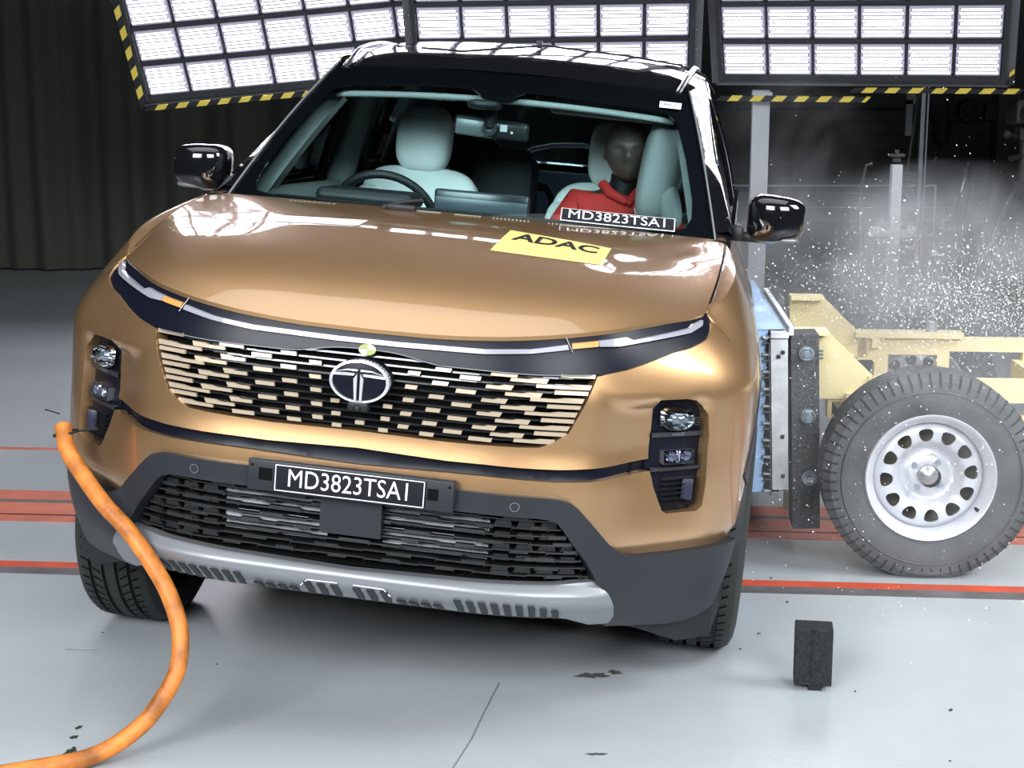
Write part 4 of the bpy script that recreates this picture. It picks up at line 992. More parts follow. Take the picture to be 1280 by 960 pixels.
for i,(px,py,s) in enumerate([(.86,4.85,.008),(1.14,3.73,.010),(.66,4.18,.008),(.87,4.60,.009),(.735,4.31,.010),(.92,3.86,.006),(-.83,4.06,.006),(-1.22,4.32,.006),(1.35,3.34,.006),(.6,3.2,.006),(1.05,3.42,.006)]):
    c=MB();s*=.7;c.rbox((px,py,s*.35),(s*1.4,s,s*.7),s*.2,Matrix.Rotation(i*.9,3,'Z'),1)
    o=c.build('debris_chip',mat('chip_brown',(.20,.15,.09),.7) if i in (2,4) else mat('chip_dark',(.05,.045,.04),.7));o['label']='tiny dark crumb of wreckage lying on the open floor';o['category']='debris';o['group']='crumbs on the floor'
# ---------------------------------------------------------------- curtain on the left, wall on the right
cv=[];n=260
for i in range(n+1):
    x=-12+12.6*i/n
    y=14.3+.075*math.sin(x*9+1.3*math.sin(x*2.1))+.05*math.sin(x*21+2)
    cv.append((x,y))
V=[(x,y+(.04*math.sin(x*4)*(k==0)),z) for k,z in enumerate((.02,.9,3.2,7.0)) for x,y in cv]
cu=mk('curtain',V,[(k*(n+1)+i,k*(n+1)+i+1,(k+1)*(n+1)+i+1,(k+1)*(n+1)+i) for k in range(3) for i in range(n)],mat('black_olive_cloth',(.075,.08,.067),.9),smooth=True)
tag(cu,'tall black pleated curtain hanging behind the car at the left','curtain')
WL=mat('dark_sectional_wall',(.060,.068,.066),.7)
wb=MB()
for k in range(30):
    z=k*.19
    wb.box((2.5,20.5,z+.092),(20,.10,.184))
wb.box((2.5,20.6,3.0),(20,.06,6));w_=wb.build('wall_back',WL);tag(w_,kind='structure')
wr=MB();wr.box((7.35,20.3,3),(2.0,.3,6));tag(wr.build('wall_right',mat('pale_column_wall',(.11,.12,.12),.8)),kind='structure')
bb=MB();bb.box((2.5,20.42,.30),(20,.06,.04));
# ---------------------------------------------------------------- vaulted LED light banks
LEDM=bpy.data.materials.new('led_array_emission');LEDM.use_nodes=True;nt=LEDM.node_tree;nt.nodes.clear();N=nt.nodes.new;Lk=nt.links.new
out=N('ShaderNodeOutputMaterial');em_=N('ShaderNodeEmission');tc=N('ShaderNodeTexCoord');sx=N('ShaderNodeSeparateXYZ');Lk(tc.outputs['Object'],sx.inputs[0])
def mth(op,a,b=None,c=None):
    m=N('ShaderNodeMath');m.operation=op
    for i,x in enumerate((a,b,c)):
        if x is None:continue
        if isinstance(x,(int,float)):m.inputs[i].default_value=x
        else:Lk(x,m.inputs[i])
    return m.outputs[0]
# local x across, z up; every strip is .078 high, dots every .0135
zz=mth('MULTIPLY',sx.outputs[2],2*math.pi/.0235);xx=mth('MULTIPLY',sx.outputs[0],2*math.pi/.0135)
row=mth('FLOOR',mth('DIVIDE',sx.outputs[2],.0235/1))
xs=mth('ADD',xx,mth('MULTIPLY',row,math.pi))
dot=mth('MULTIPLY',mth('ABSOLUTE',mth('SINE',mth('MULTIPLY',xs,.5))),mth('ABSOLUTE',mth('SINE',mth('MULTIPLY',zz,.5))))
dot=mth('POWER',dot,1.2)
dot=mth('POWER',dot,5.0)
st=mth('MULTIPLY_ADD',dot,80.0,.40)
em_.inputs[0].default_value=(.91,.90,1,1);Lk(st,em_.inputs[1]);Lk(em_.outputs[0],out.inputs[0])
BODY=mat('lamp_diffuser_lilac',(.35,.33,.42),.5,emis=(.60,.57,.75),estr=.30)
FRM=mat('dark_steel_frame',(.045,.05,.055),.45,.4);FRL=mat('grey_steel_beam',(.14,.15,.16),.5,.3)
HY=mat('hazard_yellow',(.80,.62,.10),.5);HK=mat('hazard_black',(.015,.015,.015),.5)
CW_,CH_=.285,.25
lm_body=MB();lm_body.rbox((0,.02,0),(CW_-.022,.06,CH_-.034),.008,None,1)
def panel(label,o,u,v,cols,vis,total,tape=(0,1)):
    u=Vector(u).normalized();v=Vector(v);v=(v-u*v.dot(u)).normalized();nrm=u.cross(v)  # nrm points to +y side (away)
    if nrm.y<0:nrm=-nrm
    R=Matrix((u,nrm,v)).transposed()
    root=bpy.data.objects.new('light_bank',None);COL.objects.link(root);root.matrix_world=Matrix.Translation(o)@R.to_4x4();tag(root,label,'light panel',None)
    Wd=cols*CW_;Hh=total*CH_
    f=MB()
    for j in range(total+1):f.box((Wd/2,.01,j*CH_),(Wd+.05,.06,.024 if j else .045))
    for i in range(1,cols):f.box((i*CW_,.02,Hh/2),(.010,.05,Hh))
    for x in (-.012,Wd+.012):f.box((x,.01,Hh/2),(.030,.08,Hh+.04))
    f.box((Wd/2,.055,Hh/2),(Wd,.01,Hh))
    f.build('panel_frame',FRM,root)
    b=MB();b.box((Wd/2,.06,-.040),(Wd+.10,.10,.050));
    for x in (-.052,Wd+.052):b.box((x,.06,Hh/2),(.05,.10,Hh+.1))
    for x in (-.035,Wd+.035):
        for j in range(total*2):b.sphere((x,-.02,j*CH_/2+.06),.007,6,4)
    b.build('panel_beam',FRL,root)
    return root,R,Wd,Hh
proto=None
def modules(root,cols,rows,j0=0):
    global proto
    for j in range(j0,rows):
        for i in range(cols):
            if proto is None:
                h=lm_body.build('led_lamp',BODY,root)
                s=MB()
                for dz in (-.052,.052):s.rbox((0,-.013,dz),(CW_-.052,.006,.080),.002,None,1)
                s2=s.build('led_strip_pair',LEDM,h)
                proto=(h,s2)
            else:
                h=proto[0].copy();COL.objects.link(h);h.parent=root
                s2=proto[1].copy();COL.objects.link(s2);s2.parent=h
            h.location=((i+.5)*CW_,0,(j+.5)*CH_)
def upper(root,cols,j0,j1):
    b=MB();s=MB()
    for j in range(j0,j1):
        for i in range(cols):
            b.box(((i+.5)*CW_,.02,(j+.5)*CH_),(CW_-.022,.06,CH_-.034))
            for dz in (-.052,.052):s.box(((i+.5)*CW_,-.013,(j+.5)*CH_+dz),(CW_-.052,.006,.08))
    q=b.build('upper_lamp_rows',BODY,root);q['kind']='stuff';w=s.build('upper_led_strips',LEDM,q);w['kind']='stuff'
def tape(root,x0,x1,z,lab=None,y=-.01,h=.030,par=None,vert=False,sl=.9):
    a=MB();k=MB();t=x0;i=0;p=.142;y0,y1=y,y+.012
    while t<x1:
        e=min(t+p/2,x1)
        A=[(t,z-h/2),(e,z-h/2),(e+h*sl,z+h/2),(t+h*sl,z+h/2)]
        if vert:A=[(q,t_) for t_,q in A]
        (a if i%2 else k).prism(A,'y',y0,y1)
        t=e;i+=1
    q=k.build('hazard_tape',HK,root);a.build('hazard_tape_yellow',HY,q)
def lamp_light(root,Wd,z0,z1,power):
    area('bank_light',(0,0,0),(0,-1,0),Wd,(z1-z0),power,CW,150)
    l=bpy.data.objects[-1] if False else [o for o in COL.objects if o.type=='LIGHT' and o.name.startswith('bank_light')][-1]
    l.parent=root;l.location=(Wd/2,-.05,(z0+z1)/2);l.rotation_euler=(math.radians(90),0,math.radians(180));l.rotation_euler=(math.radians(-90),0,0)
    return l
L,R_,Wd,Hh=panel('left LED light bank of three with slanted edge, by the black curtain',(-2.422,10.338,1.591),(.995,-.035,.089),(-.095,-.47,.878),7,3,7)
modules(L,7,3);upper(L,7,3,7);tape(L,-.05,1.75,-.058,h=.034,y=-.04);tape(L,-.06,1.7,-.045,vert=True,h=.04,y=-.04)
tape(L,1.45,1.75,-.14,h=.036,y=-.04)
Mi,R_,Wd,Hh=panel('middle LED light bank of three, straight above the car roof',(-.586,9.935,1.717),(.998,-.069,.011),(-.04,-.47,.88),6,3,7)
modules(Mi,6,3);upper(Mi,6,3,7)
Rb,R_,Wd,Hh=panel('right LED light bank of three, hanging over the dusty trolley area',(1.362,9.995,1.723),(.955,-.297,-.011),(-.129,-.448,.885),6,3,7)
modules(Rb,6,3);upper(Rb,6,3,7);tape(Rb,.80,1.82,-.075,h=.032,y=-.03);tape(Rb,-.05,.90,-.14,h=.036,y=-.03)
tape(Rb,-.06,0.04,Wd+.06,vert=True,h=.03)
# ---------------------------------------------------------------- things behind the trolley
AL=mat('aluminium_profile',(.48,.50,.53),.35,.6);DK=mat('dark_equipment',(.02,.021,.022),.6)
p=MB();p.box((1.625,10.10,.82),(.112,.05,1.64));p.box((1.625,10.06,1.60),(.13,.05,.05));tag(p.build('square_post',mat('pale_grey_post',(.40,.42,.46),.6)),'pale grey square post standing below the right light bank behind the door mirror','post')
s_=thing('column_stand','silver profile column stand with black clamp on top, in the dust behind the trolley','stand',(2.13,8.5,0))
q=MB();q.box((0,0,.63),(.056,.056,1.18))
for d in (-.018,0,.018):q.box((d,-.029,.63),(.004,.004,1.18))
q.build('column',AL,s_)
q=MB();q.box((0,0,1.245),(.035,.05,.02));q.box((0,0,1.27),(.075,.06,.014));q.box((0,-.0,1.285),(.02,.02,.03));q.build('top_clamp',DK,s_)
q=MB();q.box((0,.02,.84),(.26,.05,.035));q.lathe([(.001,-.03),(.025,-.03),(.025,.02)],'y',16,(-.10,0,.86));q.lathe([(.001,-.03),(.025,-.03),(.025,.02)],'y',16,(.10,0,.86));q.build('cross_bracket',mat('pale_bracket',(.35,.36,.38),.5),s_)
q=MB();q.box((0,0,.02),(.5,.4,.04));q.build('base_plate',FRL,s_)
q=MB();q.tube([(1.98,8.6,0),(1.97,8.6,.85),(1.965,8.6,1.10),(1.985,8.6,1.21),(2.02,8.6,1.22)],.009,8);tag(q.build('hooked_rod',DK),'thin black rod with a bent hook top left of the silver column stand','rod')
t_=thing('tall_mast','tall slim metal mast reaching up to the right light bank','mast',(3.03,11.4,0))
q=MB();q.box((0,0,1.0),(.03,.04,2.0));q.box((.035,0,1.0),(.012,.04,2.0));q.build('mast_profile',mat('mast_metal',(.22,.24,.27),.4,.5),t_)
q=MB();q.tube([(-.04,-.05,1.72),(-.10,-.05,1.1),(-.16,-.05,.55)],.013,8);q.rbox((-.10,-.06,1.02),(.14,.06,.08),.01);q.box((-.14,-.06,1.09),(.07,.03,.02));q.build('mast_strut',DK,t_)
q=MB();q.box((-.10,-.04,1.60),(.07,.03,.10));q.box((-.11,-.04,1.45),(.05,.03,.26));q.build('mast_panel',mat('panel_green_grey',(.07,.085,.08),.6),t_)
q=MB();q.box((5.60,20.35,1.46),(.165,.12,.18));q.box((5.57,20.28,1.40),(.07,.02,.03));tag(q.build('socket_box',DK),'small dark box on the back wall, left of the round cable reel','box')
q=MB();q.lathe([(.001,-.12),(.15,-.12),(.16,-.09),(.16,.09),(.001,.09)],'y',28,(6.02,20.37,1.46));q.lathe([(.08,-.16),(.08,-.12)],'y',20,(6.0,20.37,1.46));tag(q.build('cable_reel',DK),'round dark cable reel on the back wall, right of the hanging loop','reel')
q=MB();q.box((6.32,20.35,1.45),(.16,.12,.22));q.box((6.24,20.28,1.40),(.05,.02,.12));tag(q.build('switch_box',mat('switch_grey',(.05,.055,.055),.6)),'dark switch box on the back wall, right of the cable reel','box')
q=MB();q.tube([(5.568,20.25,1.447),(5.57,20.25,1.22),(5.60,20.25,1.08),(5.66,20.25,1.0),(5.74,20.25,1.09),(5.76,20.25,1.25),(5.74,20.25,1.6),(5.74,20.25,1.9)],.022,8);tag(q.build('cable_loop',DK),'thick black cable hanging in a loop on the back wall','cable')
q=MB();q.tube([(5.805,20.0,.02),(5.87,20.0,.42)],.022,8);tag(q.build('handle_rod',DK),'leaning black rod with chrome upper shaft against the back wall','rod')
a=MB();a.tube([(5.87,19.99,.42),(5.943,19.99,.80)],.020,8);a.build('chrome_shaft',CHROME,bpy.data.objects['handle_rod'])
q=MB();q.tube([(5.95,20.05,.02),(6.02,20.05,.45),(6.0,20.05,.72),(5.93,20.05,.81),(5.86,20.05,.83)],.028,8);tag(q.build('bent_lever',DK),'thick black bent lever beside the chrome rod at the back wall','lever')
q=MB();q.box((3.97,13,.868),(4.2,.02,.012));
q=MB();q.tube([(1.75,13.0,.868),(3.6,13.0,.868)],.008,6);q.tube([(1.8,13,0),(1.8,13,.868)],.008,6);q.tube([(3.6,13,0),(3.6,13,.868)],.008,6);tag(q.build('guard_wire',AL),'thin horizontal metal guard rail in front of the back wall behind the dust','rail')
q=MB();q.tube([(2.95,20.35,1.49),(5.18,20.35,1.49)],.012,6);tag(q.build('wall_conduit',DK),'thin dark conduit running along the back wall under the right light bank','conduit')
ct=thing('camera_tripod','black high speed camera on a tripod cut by the right edge of the frame','camera',(3.33,10.0,0))
q=MB();q.rbox((0,0,1.50),(.20,.24,.16),.02);q.lathe([(.055,-.30),(.06,-.12)],'y',20,(-.02,0,1.49));q.lathe([(.001,-.29),(.055,-.29)],'y',20,(-.02,0,1.49));q.build('camera_body',DK,ct)
q=MB();q.box((0,0,1.36),(.10,.12,.08));q.tube([(0,0,1.34),(0,0,.95)],.03,10);q.tube([(0,0,1.33),(-.14,-.1,1.36)],.014,8);q.sphere((-.15,-.11,1.36),.028,10,6);q.tube([(0,0,1.22),(-.10,-.05,1.20)],.02,8);q.build('tripod_head',DK,ct)
for a in (0,120,240):
    q=MB();c,s=math.cos(math.radians(a+40)),math.sin(math.radians(a+40));q.tube([(.02*c,.02*s,1.05),(.45*c,.45*s,.01)],[.022,.016],8);q.build('leg',DK,ct)
bg=MB();pillow(bg,(4.12,12.1,.55),(.70,.5,1.18),.75,28,20,None,lambda p:(p.x*(1-.25*(p.z>0)*p.z),p.y,p.z+.03*math.sin(p.x*17)))
tag(bg.build('covered_equipment',mat('black_cover_cloth',(.006,.006,.006),.9),smooth=True),'black cloth covered equipment standing in the shadow at the right edge','cover')
# ---------------------------------------------------------------- impact trolley (deformable barrier)
CO=Vector((1.385,4.89,0))
tr=bpy.data.objects.new('impact_trolley',None);COL.objects.link(tr);tr.location=CO;tr.rotation_euler=(0,0,math.atan2(-.0846,.9964));tag(tr,'pale yellow wheeled impact trolley ramming the side of the car','trolley')
YS=mat('cream_yellow_steel',(.86,.74,.42),.5,0,0,.4,var=(5,.05,3));YD=YS
def tb(name,mb,m,auto=30,parent=None):return mb.build(name,m,parent or tr,auto=auto)
def bracket(yc,w,name,zt,dx=0):
    b=MB()
    # triangular gusset plates and top tray
    b.prism([(-.44+dx,zt),(-.316+dx,zt),(-.134+dx,zt-.175),(-.134+dx,zt-.245),(-.44+dx,zt-.245)],'y',yc,yc+w)
    b.prism([(-.44+dx,zt-.24),(-.37+dx,zt-.24),(-.37+dx,.12),(-.44+dx,.12)],'y',yc,yc+w)
    b.box((-.377+dx,yc+w/2-.02,zt-.006),(.13,w+.06,.014))
    for x in (-.16,-.145):b.box((x+dx,yc-.004,zt-.168),(.008,.01,.014))
    return tb(name,b,YS)
bracket(.35,.055,'near_gusset',.772);bracket(1.10,.055,'far_gusset',.80,.07)
def holed_beam(name,yc,x0,x1,z0,z1,holes,w=.05):
    b=MB()
    # build plate around rectangular cutouts from strips
    xs=sorted(set([x0,x1]+[h[0] for h in holes]+[h[1] for h in holes]))
    for a,c in zip(xs,xs[1:]):
        hs=[h for h in holes if h[0]<=a+1e-6 and h[1]>=c-1e-6]
        if not hs:b.box(((a+c)/2,yc+w/2,(z0+z1)/2),(c-a,w,z1-z0))
        else:
            h=hs[0];b.box(((a+c)/2,yc+w/2,(z0+h[2])/2),(c-a,w,h[2]-z0));b.box(((a+c)/2,yc+w/2,(z1+h[3])/2),(c-a,w,z1-h[3]))
    return tb(name,b,YS)
holed_beam('near_rail',.36,-.30,2.4,.455,.600,[(-.285,-.10,.462,.516),(.33,.60,.47,.52),(.8,1.4,.47,.52)])
holed_beam('far_rail',1.10,-.10,2.4,.44,.636,[(-.10,-.03,.47,.545),(.023,.215,.455,.568),(.262,.548,.462,.583),(.56,.95,.462,.583),(1.05,1.5,.462,.583)])
b=MB();b.box((.10,1.12,.648),(.42,.09,.022));b.box((-.03,1.09,.618),(.03,.03,.045));tb('top_flange',b,YS)
b=MB();b.lathe([(.001,.70),(.020,.70),(.022,.66),(.022,.655)],'z',6,(.19,1.12,0));tb('flange_bolt',b,AL)
for x in (-.20,.55,1.5,2.3):
    b=MB();b.box((x,.73,.50),(.08,.80,.10));tb('cross_member',b,YS)
b=MB();b.box((-.398,.98,.42),(.05,1.20,.58));tb('mounting_wall',b,mat('mid_grey_steel',(.30,.31,.32),.6))  # upright wall in one even mid grey
# dark ballast plate with bolts
b=MB();P=[(-.452,.775),(-.358,.778),(-.330,.095),(-.424,.092)];b.prism(P,'y',.20,.34);bp_=tb('ballast_plate',b,mat('speckled_dark_plate',(.085,.09,.095),.75,bump=(120,.3),var=(90,.5,2)))
bm_=mat('bolt_steel',(.42,.48,.54),.35,.8)
for x,z in ((-.398,.712),(-.385,.495),(-.372,.277)):
    b=MB();b.lathe([(.001,.196),(.010,.196),(.012,.184),(.020,.184),(.021,.176),(.021,.200)],'y',6,(x,0,z));b.lathe([(.026,.199),(.026,.193),(.001,.192)],'y',20,(x,0,z));b.lathe([(.001,.170),(.011,.170),(.012,.186)],'y',12,(x,0,z));tb('plate_bolt',b,bm_,40,bp_)
b=MB()
for k in range(3):b.box((-.332,.338,.70-k*.013),(.016,.004,.006))
b.build('stencil_marks',mat('blue_grey_stencil',(.18,.24,.28),.5),tr)
# white face plates, torn honeycomb edge, blue sheet
fp=mat('scuffed_white_plate',(.72,.75,.78),.45,.1,var=(18,.18,6))
b=MB();P=[(-.520,.76),(-.462,.76),(-.444,.233),(-.498,.231)];b.prism(P,'y',.20,.225);b.box((-.49,.75,.775),(.060,1.12,.02));b.box((-.452,.75,.79),(.016,1.12,.03));b.box((-.48,.76,.50),(.03,1.08,.53));fpo=tb('face_plate',b,fp)
b=MB()
for (x,z) in ((-.492,.70),(-.470,.42),(-.464,.28),(-.478,.715)):b.rbox((x,.197,z),(.014,.006,.014),.003)
tb('plate_hole',b,DK,None,fpo)
hc=mat('honeycomb_dark',(.13,.14,.15),.5,.4);b=MB();rng=random.Random(5)
for k in range(9):
    z=.745-k*.060
    x=-.522+.0025*k
    b.box((x-.012,.24,z),(.020,.07,.004));b.box((x-.001,.24,z-.03),(.003,.07,.058))
b.box((-.515,.29,.49),(.03,.012,.52))
tb('honeycomb_edge',b,hc)
b=MB()
for k in range(10):
    z=.765-k*.060;b.box((-.534+.0022*k,.22,z),(.026,.025,.007))
tb('honeycomb_lips',b,mat('aluminium_foil',(.6,.63,.66),.3,.7),None)
blu=mat('pale_blue_sheet',(.40,.62,.95),.5,var=(9,.12,5),bump=(30,.4))
n=16;rows=[]
for j,yc in enumerate((.215,.5,.8,1.1,1.4,1.7)):
    rows.append([(-.620+.006*math.sin(i*1.7+j)+.035*(1-i/n)*.0-.03*(i<2)+.02*j*.0,yc,.215+.575*i/n+.004*math.sin(j*2+i)) for i in range(n+1)])
V=[p for r_ in rows for p in r_];F=[(j*(n+1)+i,j*(n+1)+i+1,(j+1)*(n+1)+i+1,(j+1)*(n+1)+i) for j in range(5) for i in range(n)]
k=len(V);V+=[(-.530+.006*math.sin(i*2.1),.235,.215+.575*i/n) for i in range(n+1)];F+=[(i,i+1,k+i+1,k+i) for i in range(n)]
k2=len(V);V+=[(-.47,yc,.79) for yc in (.235,.5,.8,1.1,1.4,1.7)];F+=[(j*(n+1)+n,(j+1)*(n+1)+n,k2+j+1,k2+j) for j in range(5)]
k3=len(V);V+=[(-.47,yc,.215) for yc in (.235,.5,.8,1.1,1.4,1.7)];F+=[(j*(n+1),(j+1)*(n+1),k3+j+1,k3+j) for j in range(5)]
mk('crushed_blue_face',V,F,blu,tr)
# trolley wheels
GR=mat('dusty_tyre_rubber',(.115,.12,.125),.8,0,0,.3,var=(6,.25,6),bump=(150,.15));WHS=mat('pale_steel_wheel',(.70,.71,.76),.4,.35)
def trolley_wheel(x,y,R=.350,side=-1):
    r=bpy.data.objects.new('trolley_wheel',None);COL.objects.link(r);r.parent=tr;r.location=(x,y,R-.008);
    m=MB();hw=.10
    prof=[(.207,-hw*.78),(.215,-hw*.9),(.235,-hw*.98),(.27,-hw*1.04),(.290,-hw*1.02),(.293,-hw*.99),(.302,-hw*.99),(.325,-hw*.93),(.335,-hw*.82),(R-.001,-hw*.70)]
    for g in (-.038,0,.038):prof+=[(R,g-.006),(R-.008,g-.004),(R-.008,g+.004),(R,g+.006)]
    prof+=[(R-.001,hw*.7),(.335,hw*.82),(.325,hw*.93),(.27,hw),(.207,hw*.8)]
    m.lathe(prof,'y',96);
    # flattened where it stands
    m.v=[(a,b_*(1+.10*max(0,(-c-.30)/.045)),max(c,-(R-.010))) for a,b_,c in m.v]
    ty=tb('tyre',m,GR,32,r)
    s=MB()
    for i in range(64):
        a=2*math.pi*(i+.5)/64;w=.0028
        ca,sa=math.cos(a),math.sin(a);P=[]
        for rr,yy in ((.305,-hw*1.0-.0015),(.327,-hw*.945-.0015),(.3385,-hw*.82-.0015),(R+.001,-hw*.70)):
            for e in (-1,1):P.append(((rr)*ca-e*w*sa,yy,(rr)*sa+e*w*ca))
        s.add(P,[(0,1,3,2),(2,3,5,4),(4,5,7,6)])
    s.v=[(a,b_,max(c,-(R-.010))) for a,b_,c in s.v]
    tb('tread_notches',s,mat('tyre_notch_dark',(.035,.037,.04),.8),None,ty)
    # sidewall ridge ring and moulded marks
    q=MB();q.lathe([(.288,-hw*1.03-.001),(.290,-hw*1.03-.004),(.292,-hw*1.02-.001)],'y',96);tb('sidewall_ridge',q,GR,60,ty)
    # rim: barrel + dish with 12 rounded windows
    q=MB();q.lathe([(.207,-hw*.78),(.214,-hw*.90),(.210,-hw*.96),(.203,-hw*.92),(.196,-hw*.80),(.188,-hw*.70),(.182,-hw*.60),(.180,.0),(.178,.05),(.205,.085)],'y',72)
    W_=q.build('rim',WHS,r,auto=50)
    # dish: polar grid with windows via cdt
    outer=[(.1815*math.cos(2*math.pi*i/72),.1815*math.sin(2*math.pi*i/72)) for i in range(72)]
    inner=[(.034*math.cos(2*math.pi*i/24),.034*math.sin(2*math.pi*i/24)) for i in range(24)]
    hl=[]
    for k_ in range(12):
        a=2*math.pi*k_/12+math.radians(6);c_,s_=math.cos(a),math.sin(a);h=[]
        for t in range(16):
            tt_=2*math.pi*t/16;uu=.0215*math.copysign(abs(math.cos(tt_))**.8,math.cos(tt_));vv=.0225*math.copysign(abs(math.sin(tt_))**.8,math.sin(tt_))*(1+.25*(uu/.0195))
            rr=.137+uu;h.append((rr*c_-vv*s_,rr*s_+vv*c_))
        hl.append(h)
    def dish(u,v,off=0):
        rr=math.hypot(u,v);y=interp([(0,-.030),(.05,-.030),(.062,-.028),(.072,-.006),(.090,-.012),(.110,-.046),(.125,-.054),(.150,-.054),(.168,-.048),(.182,-.030)],rr)
        return (u,y-off,v)
    d=patch('wheel_disc',outer,dish,WHS,r,.014,hl+[inner],.006)
    q=MB();q.lathe([(.001,-.062),(.012,-.060),(.024,-.050),(.032,-.046),(.034,-.028)],'y',32);tb('hub_cap',q,mat('hub_grey',(.45,.47,.47),.35,.7),50,r)
    for k_ in range(4):
        a=math.radians(45+90*k_+8);q=MB();q.lathe([(.001,-.046),(.0085,-.046),(.010,-.040),(.010,-.030)],'y',6,(.054*math.cos(a),0,.054*math.sin(a)));tb('wheel_nut',q,bm_,30,r)
    q=MB();q.lathe([(.001,.02),(.17,.02),(.17,.07)],'y',32);tb('brake_backing_plate',q,mat('brown_backing',(.16,.14,.10),.7),None,r)  # brown disc closing the rim behind its windows
    q=MB();q.tube([(.155,-.062,-.105),(.160,-.080,-.108)],.006,8);tb('valve',q,DK,None,r)
    return r
trolley_wheel(-.008,.045)
def far_wheel(x,y):
    r=trolley_wheel(x,y)
    return r
far_wheel(.20,1.56);trolley_wheel(2.3,.045);trolley_wheel(2.42,1.56)
b=MB();b.tube([(0,0,.335),(.06,1.5,.335)],.035,12);tb('axle',b,DK)
# ---------------------------------------------------------------- foam block
fb=MB();R=Matrix.Rotation(math.radians(-9),3,'Z')
fb.rbox((0,0,.094),(.100,.075,.160),.004,R,2);fm_=mat('dark_foam',(.022,.026,.028),.9,0,0,.3,bump=(160,.5),var=(120,.4,2))
f0=thing('foam_block','upright charcoal foam block standing alone on the floor in front of the trolley wheel','block',(.812,3.90,0))
fb.build('block',fm_,f0)
q=MB();q.box((.004,-.010,.0075),(.034,.045,.015),R);q.box((-.012,-.0395,.100),(.001,.002,.15),R);q.build('foot_tab',BLACKP,f0)
# ---------------------------------------------------------------- orange hose with cable tie
def crom(P,n=8):
    o=[];P=[Vector(p) for p in P];Q=[P[0]*2-P[1]]+P+[P[-1]*2-P[-2]]
    for i in range(1,len(Q)-2):
        a,b_,c,d=Q[i-1:i+3]
        for k in range(n):
            t=k/n;o.append(.5*((2*b_)+(c-a)*t+(2*a-5*b_+4*c-d)*t*t+(3*b_-a-3*c+d)*t**3))
    return o+[P[-1]]
P=[Vector(p) for p in [(-1.159, 3.84, 0.733), (-1.14, 3.8, 0.683), (-1.096, 3.76, 0.63), (-1.025, 3.7, 0.562), (-0.957, 3.66, 0.505), (-0.891, 3.62, 0.43), (-0.843, 3.585, 0.359), (-0.813, 3.55, 0.279), (-0.813, 3.51, 0.201), (-0.841, 3.475, 0.143), (-0.893, 3.44, 0.08)]]+[Vector((-.985,3.395,.030)),Vector((-1.10,3.33,.026)),Vector((-1.35,3.24,.026)),Vector((-1.8,3.2,.026))]
hz_=MB();hz_.tube(crom(P),.0215,14);ho=hz_.build('orange_hose',ORANGE,smooth=True);tag(ho,'dirty orange hose hanging from the left lamp corner down to the floor','hose')
ti=MB();p0=Vector((-1.152, 3.835, 0.715));pts=[]
for i in range(17):
    a=2*math.pi*i/16;pts.append((p0.x+.030*math.cos(a),p0.y+.028*math.sin(a),p0.z+.006*math.cos(a)))
ti.tube(pts,.0035,6);ti.tube([(p0.x+.028,p0.y,p0.z+.005),(p0.x+.075,p0.y+.03,p0.z+.005)],.0035,6)
ti.tube([(p0.x-.012,p0.y,p0.z+.050),(p0.x-.050,p0.y,p0.z+.062)],.002,5)
tag(ti.build('cable_tie',BLACKP),'black cable tie holding the orange hose top to the left lamp corner','cable tie')
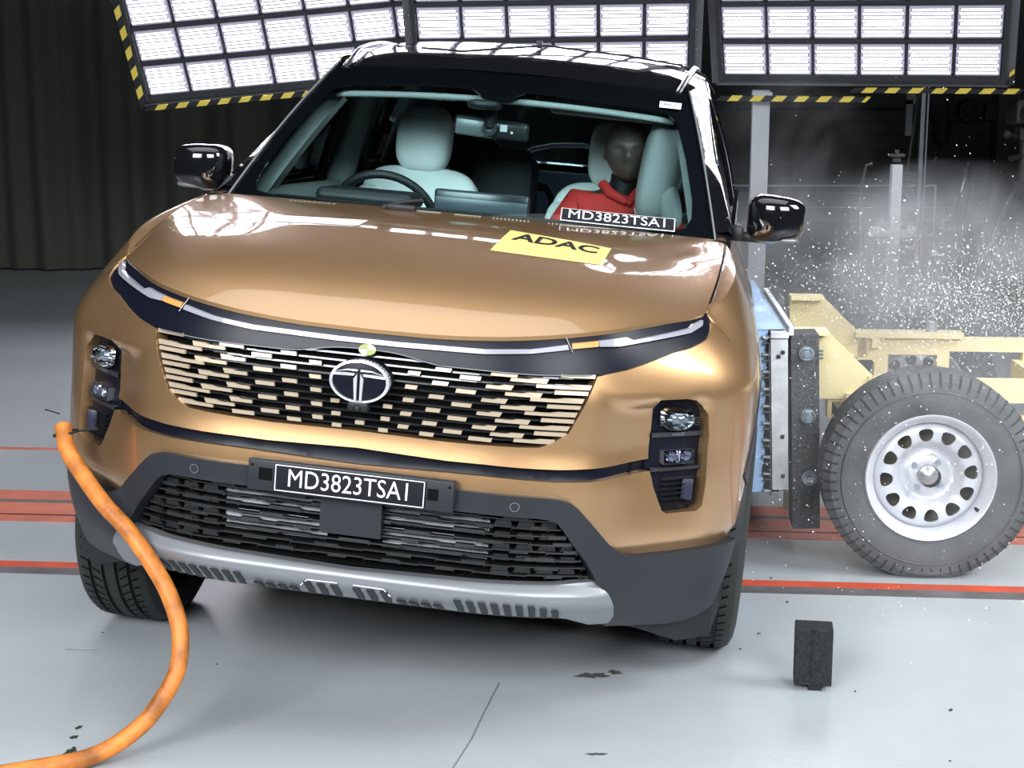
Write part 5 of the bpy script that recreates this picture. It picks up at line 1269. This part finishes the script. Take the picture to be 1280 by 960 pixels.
# ---------------------------------------------------------------- dust haze and flying specks
def haze(name,loc,dim,dens,label,seed=0,col=(.93,.97,1)):
    m=bpy.data.materials.new(name+'_mat');m.use_nodes=True;nt=m.node_tree;nt.nodes.clear();N=nt.nodes.new;Lk=nt.links.new
    out=N('ShaderNodeOutputMaterial');pv=N('ShaderNodeVolumeScatter');pv.inputs['Color'].default_value=(*col,1);pv.inputs['Anisotropy'].default_value=.1
    tc=N('ShaderNodeTexCoord')
    nz=N('ShaderNodeTexNoise');nz.inputs['Scale'].default_value=1.9;nz.inputs['Detail'].default_value=5;nz.inputs['Roughness'].default_value=.6;nz.inputs['Distortion'].default_value=.6
    mp=N('ShaderNodeMapping');mp.inputs['Location'].default_value=(seed,seed*2,0);Lk(tc.outputs['Object'],mp.inputs[0]);Lk(mp.outputs[0],nz.inputs['Vector'])
    g=N('ShaderNodeTexGradient');g.gradient_type='SPHERICAL';mp2=N('ShaderNodeMapping');mp2.inputs['Scale'].default_value=(2/dim[0],2/dim[1],2/dim[2]);Lk(tc.outputs['Object'],mp2.inputs[0]);Lk(mp2.outputs[0],g.inputs[0])
    r=N('ShaderNodeMapRange');r.inputs['From Min'].default_value=.47;r.inputs['From Max'].default_value=.66;Lk(nz.outputs[0],r.inputs['Value'])
    a=N('ShaderNodeMath');a.operation='MULTIPLY';Lk(r.outputs[0],a.inputs[0]);Lk(g.outputs['Fac'],a.inputs[1])
    c=N('ShaderNodeMath');c.operation='MULTIPLY';Lk(a.outputs[0],c.inputs[0]);c.inputs[1].default_value=dens
    Lk(c.outputs[0],pv.inputs['Density']);Lk(pv.outputs[0],out.inputs['Volume'])
    q=MB();q.sphere((0,0,0),1,24,14,(dim[0]/2,dim[1]/2,dim[2]/2));o=q.build(name,m);o.location=loc
    return tag(o,label,'dust cloud',None,'stuff')
haze('dust_cloud',(1.95,6.7,.70),(3.2,3.0,1.25),4.2,'pale drifting dust cloud rising behind the trolley and the door mirror',1.3)
haze('dust_wisp',(1.25,6.9,1.15),(.95,1.8,1.15),1.0,'faint dust wisp curling up beside the hanging post behind the door mirror',7.7)
haze('trolley_dust',(1.15,4.9,.42),(2.3,2.0,1.3),1.6,'thin white dust hanging around the trolley wheel and barrier face',4.1)
rng=random.Random(11);SP=MB()
ico=[(0,0,1),(.94,0,-.33),(-.47,.82,-.33),(-.47,-.82,-.33)]
def specks(n,cx,cy,cz,sx_,sy,sz,smin,smax):
    for _ in range(n):
        p=(rng.gauss(cx,sx_),rng.gauss(cy,sy),rng.gauss(cz,sz))
        if p[2]<.01 or p[0]<.62 or p[2]>1.75:continue
        s=smin+(smax-smin)*rng.random()**4
        SP.add([(p[0]+v[0]*s,p[1]+v[1]*s*.6,p[2]+v[2]*s) for v in ico],[(0,1,2),(0,2,3),(0,3,1),(1,3,2)])
specks(1700,1.50,6.0,.80,.34,.4,.17,.0022,.006)
specks(1500,1.30,5.0,.60,.42,.5,.33,.0015,.0045)
specks(4200,1.80,5.5,.84,.26,.3,.11,.0018,.0046)
specks(500,1.0,4.3,.6,.3,.3,.35,.0008,.0035)
so=SP.build('flying_specks',mat('white_specks',(.85,.85,.82),.7));tag(so,'thousands of tiny white glass and foam specks flying through the dust at the right','specks',None,'stuff')
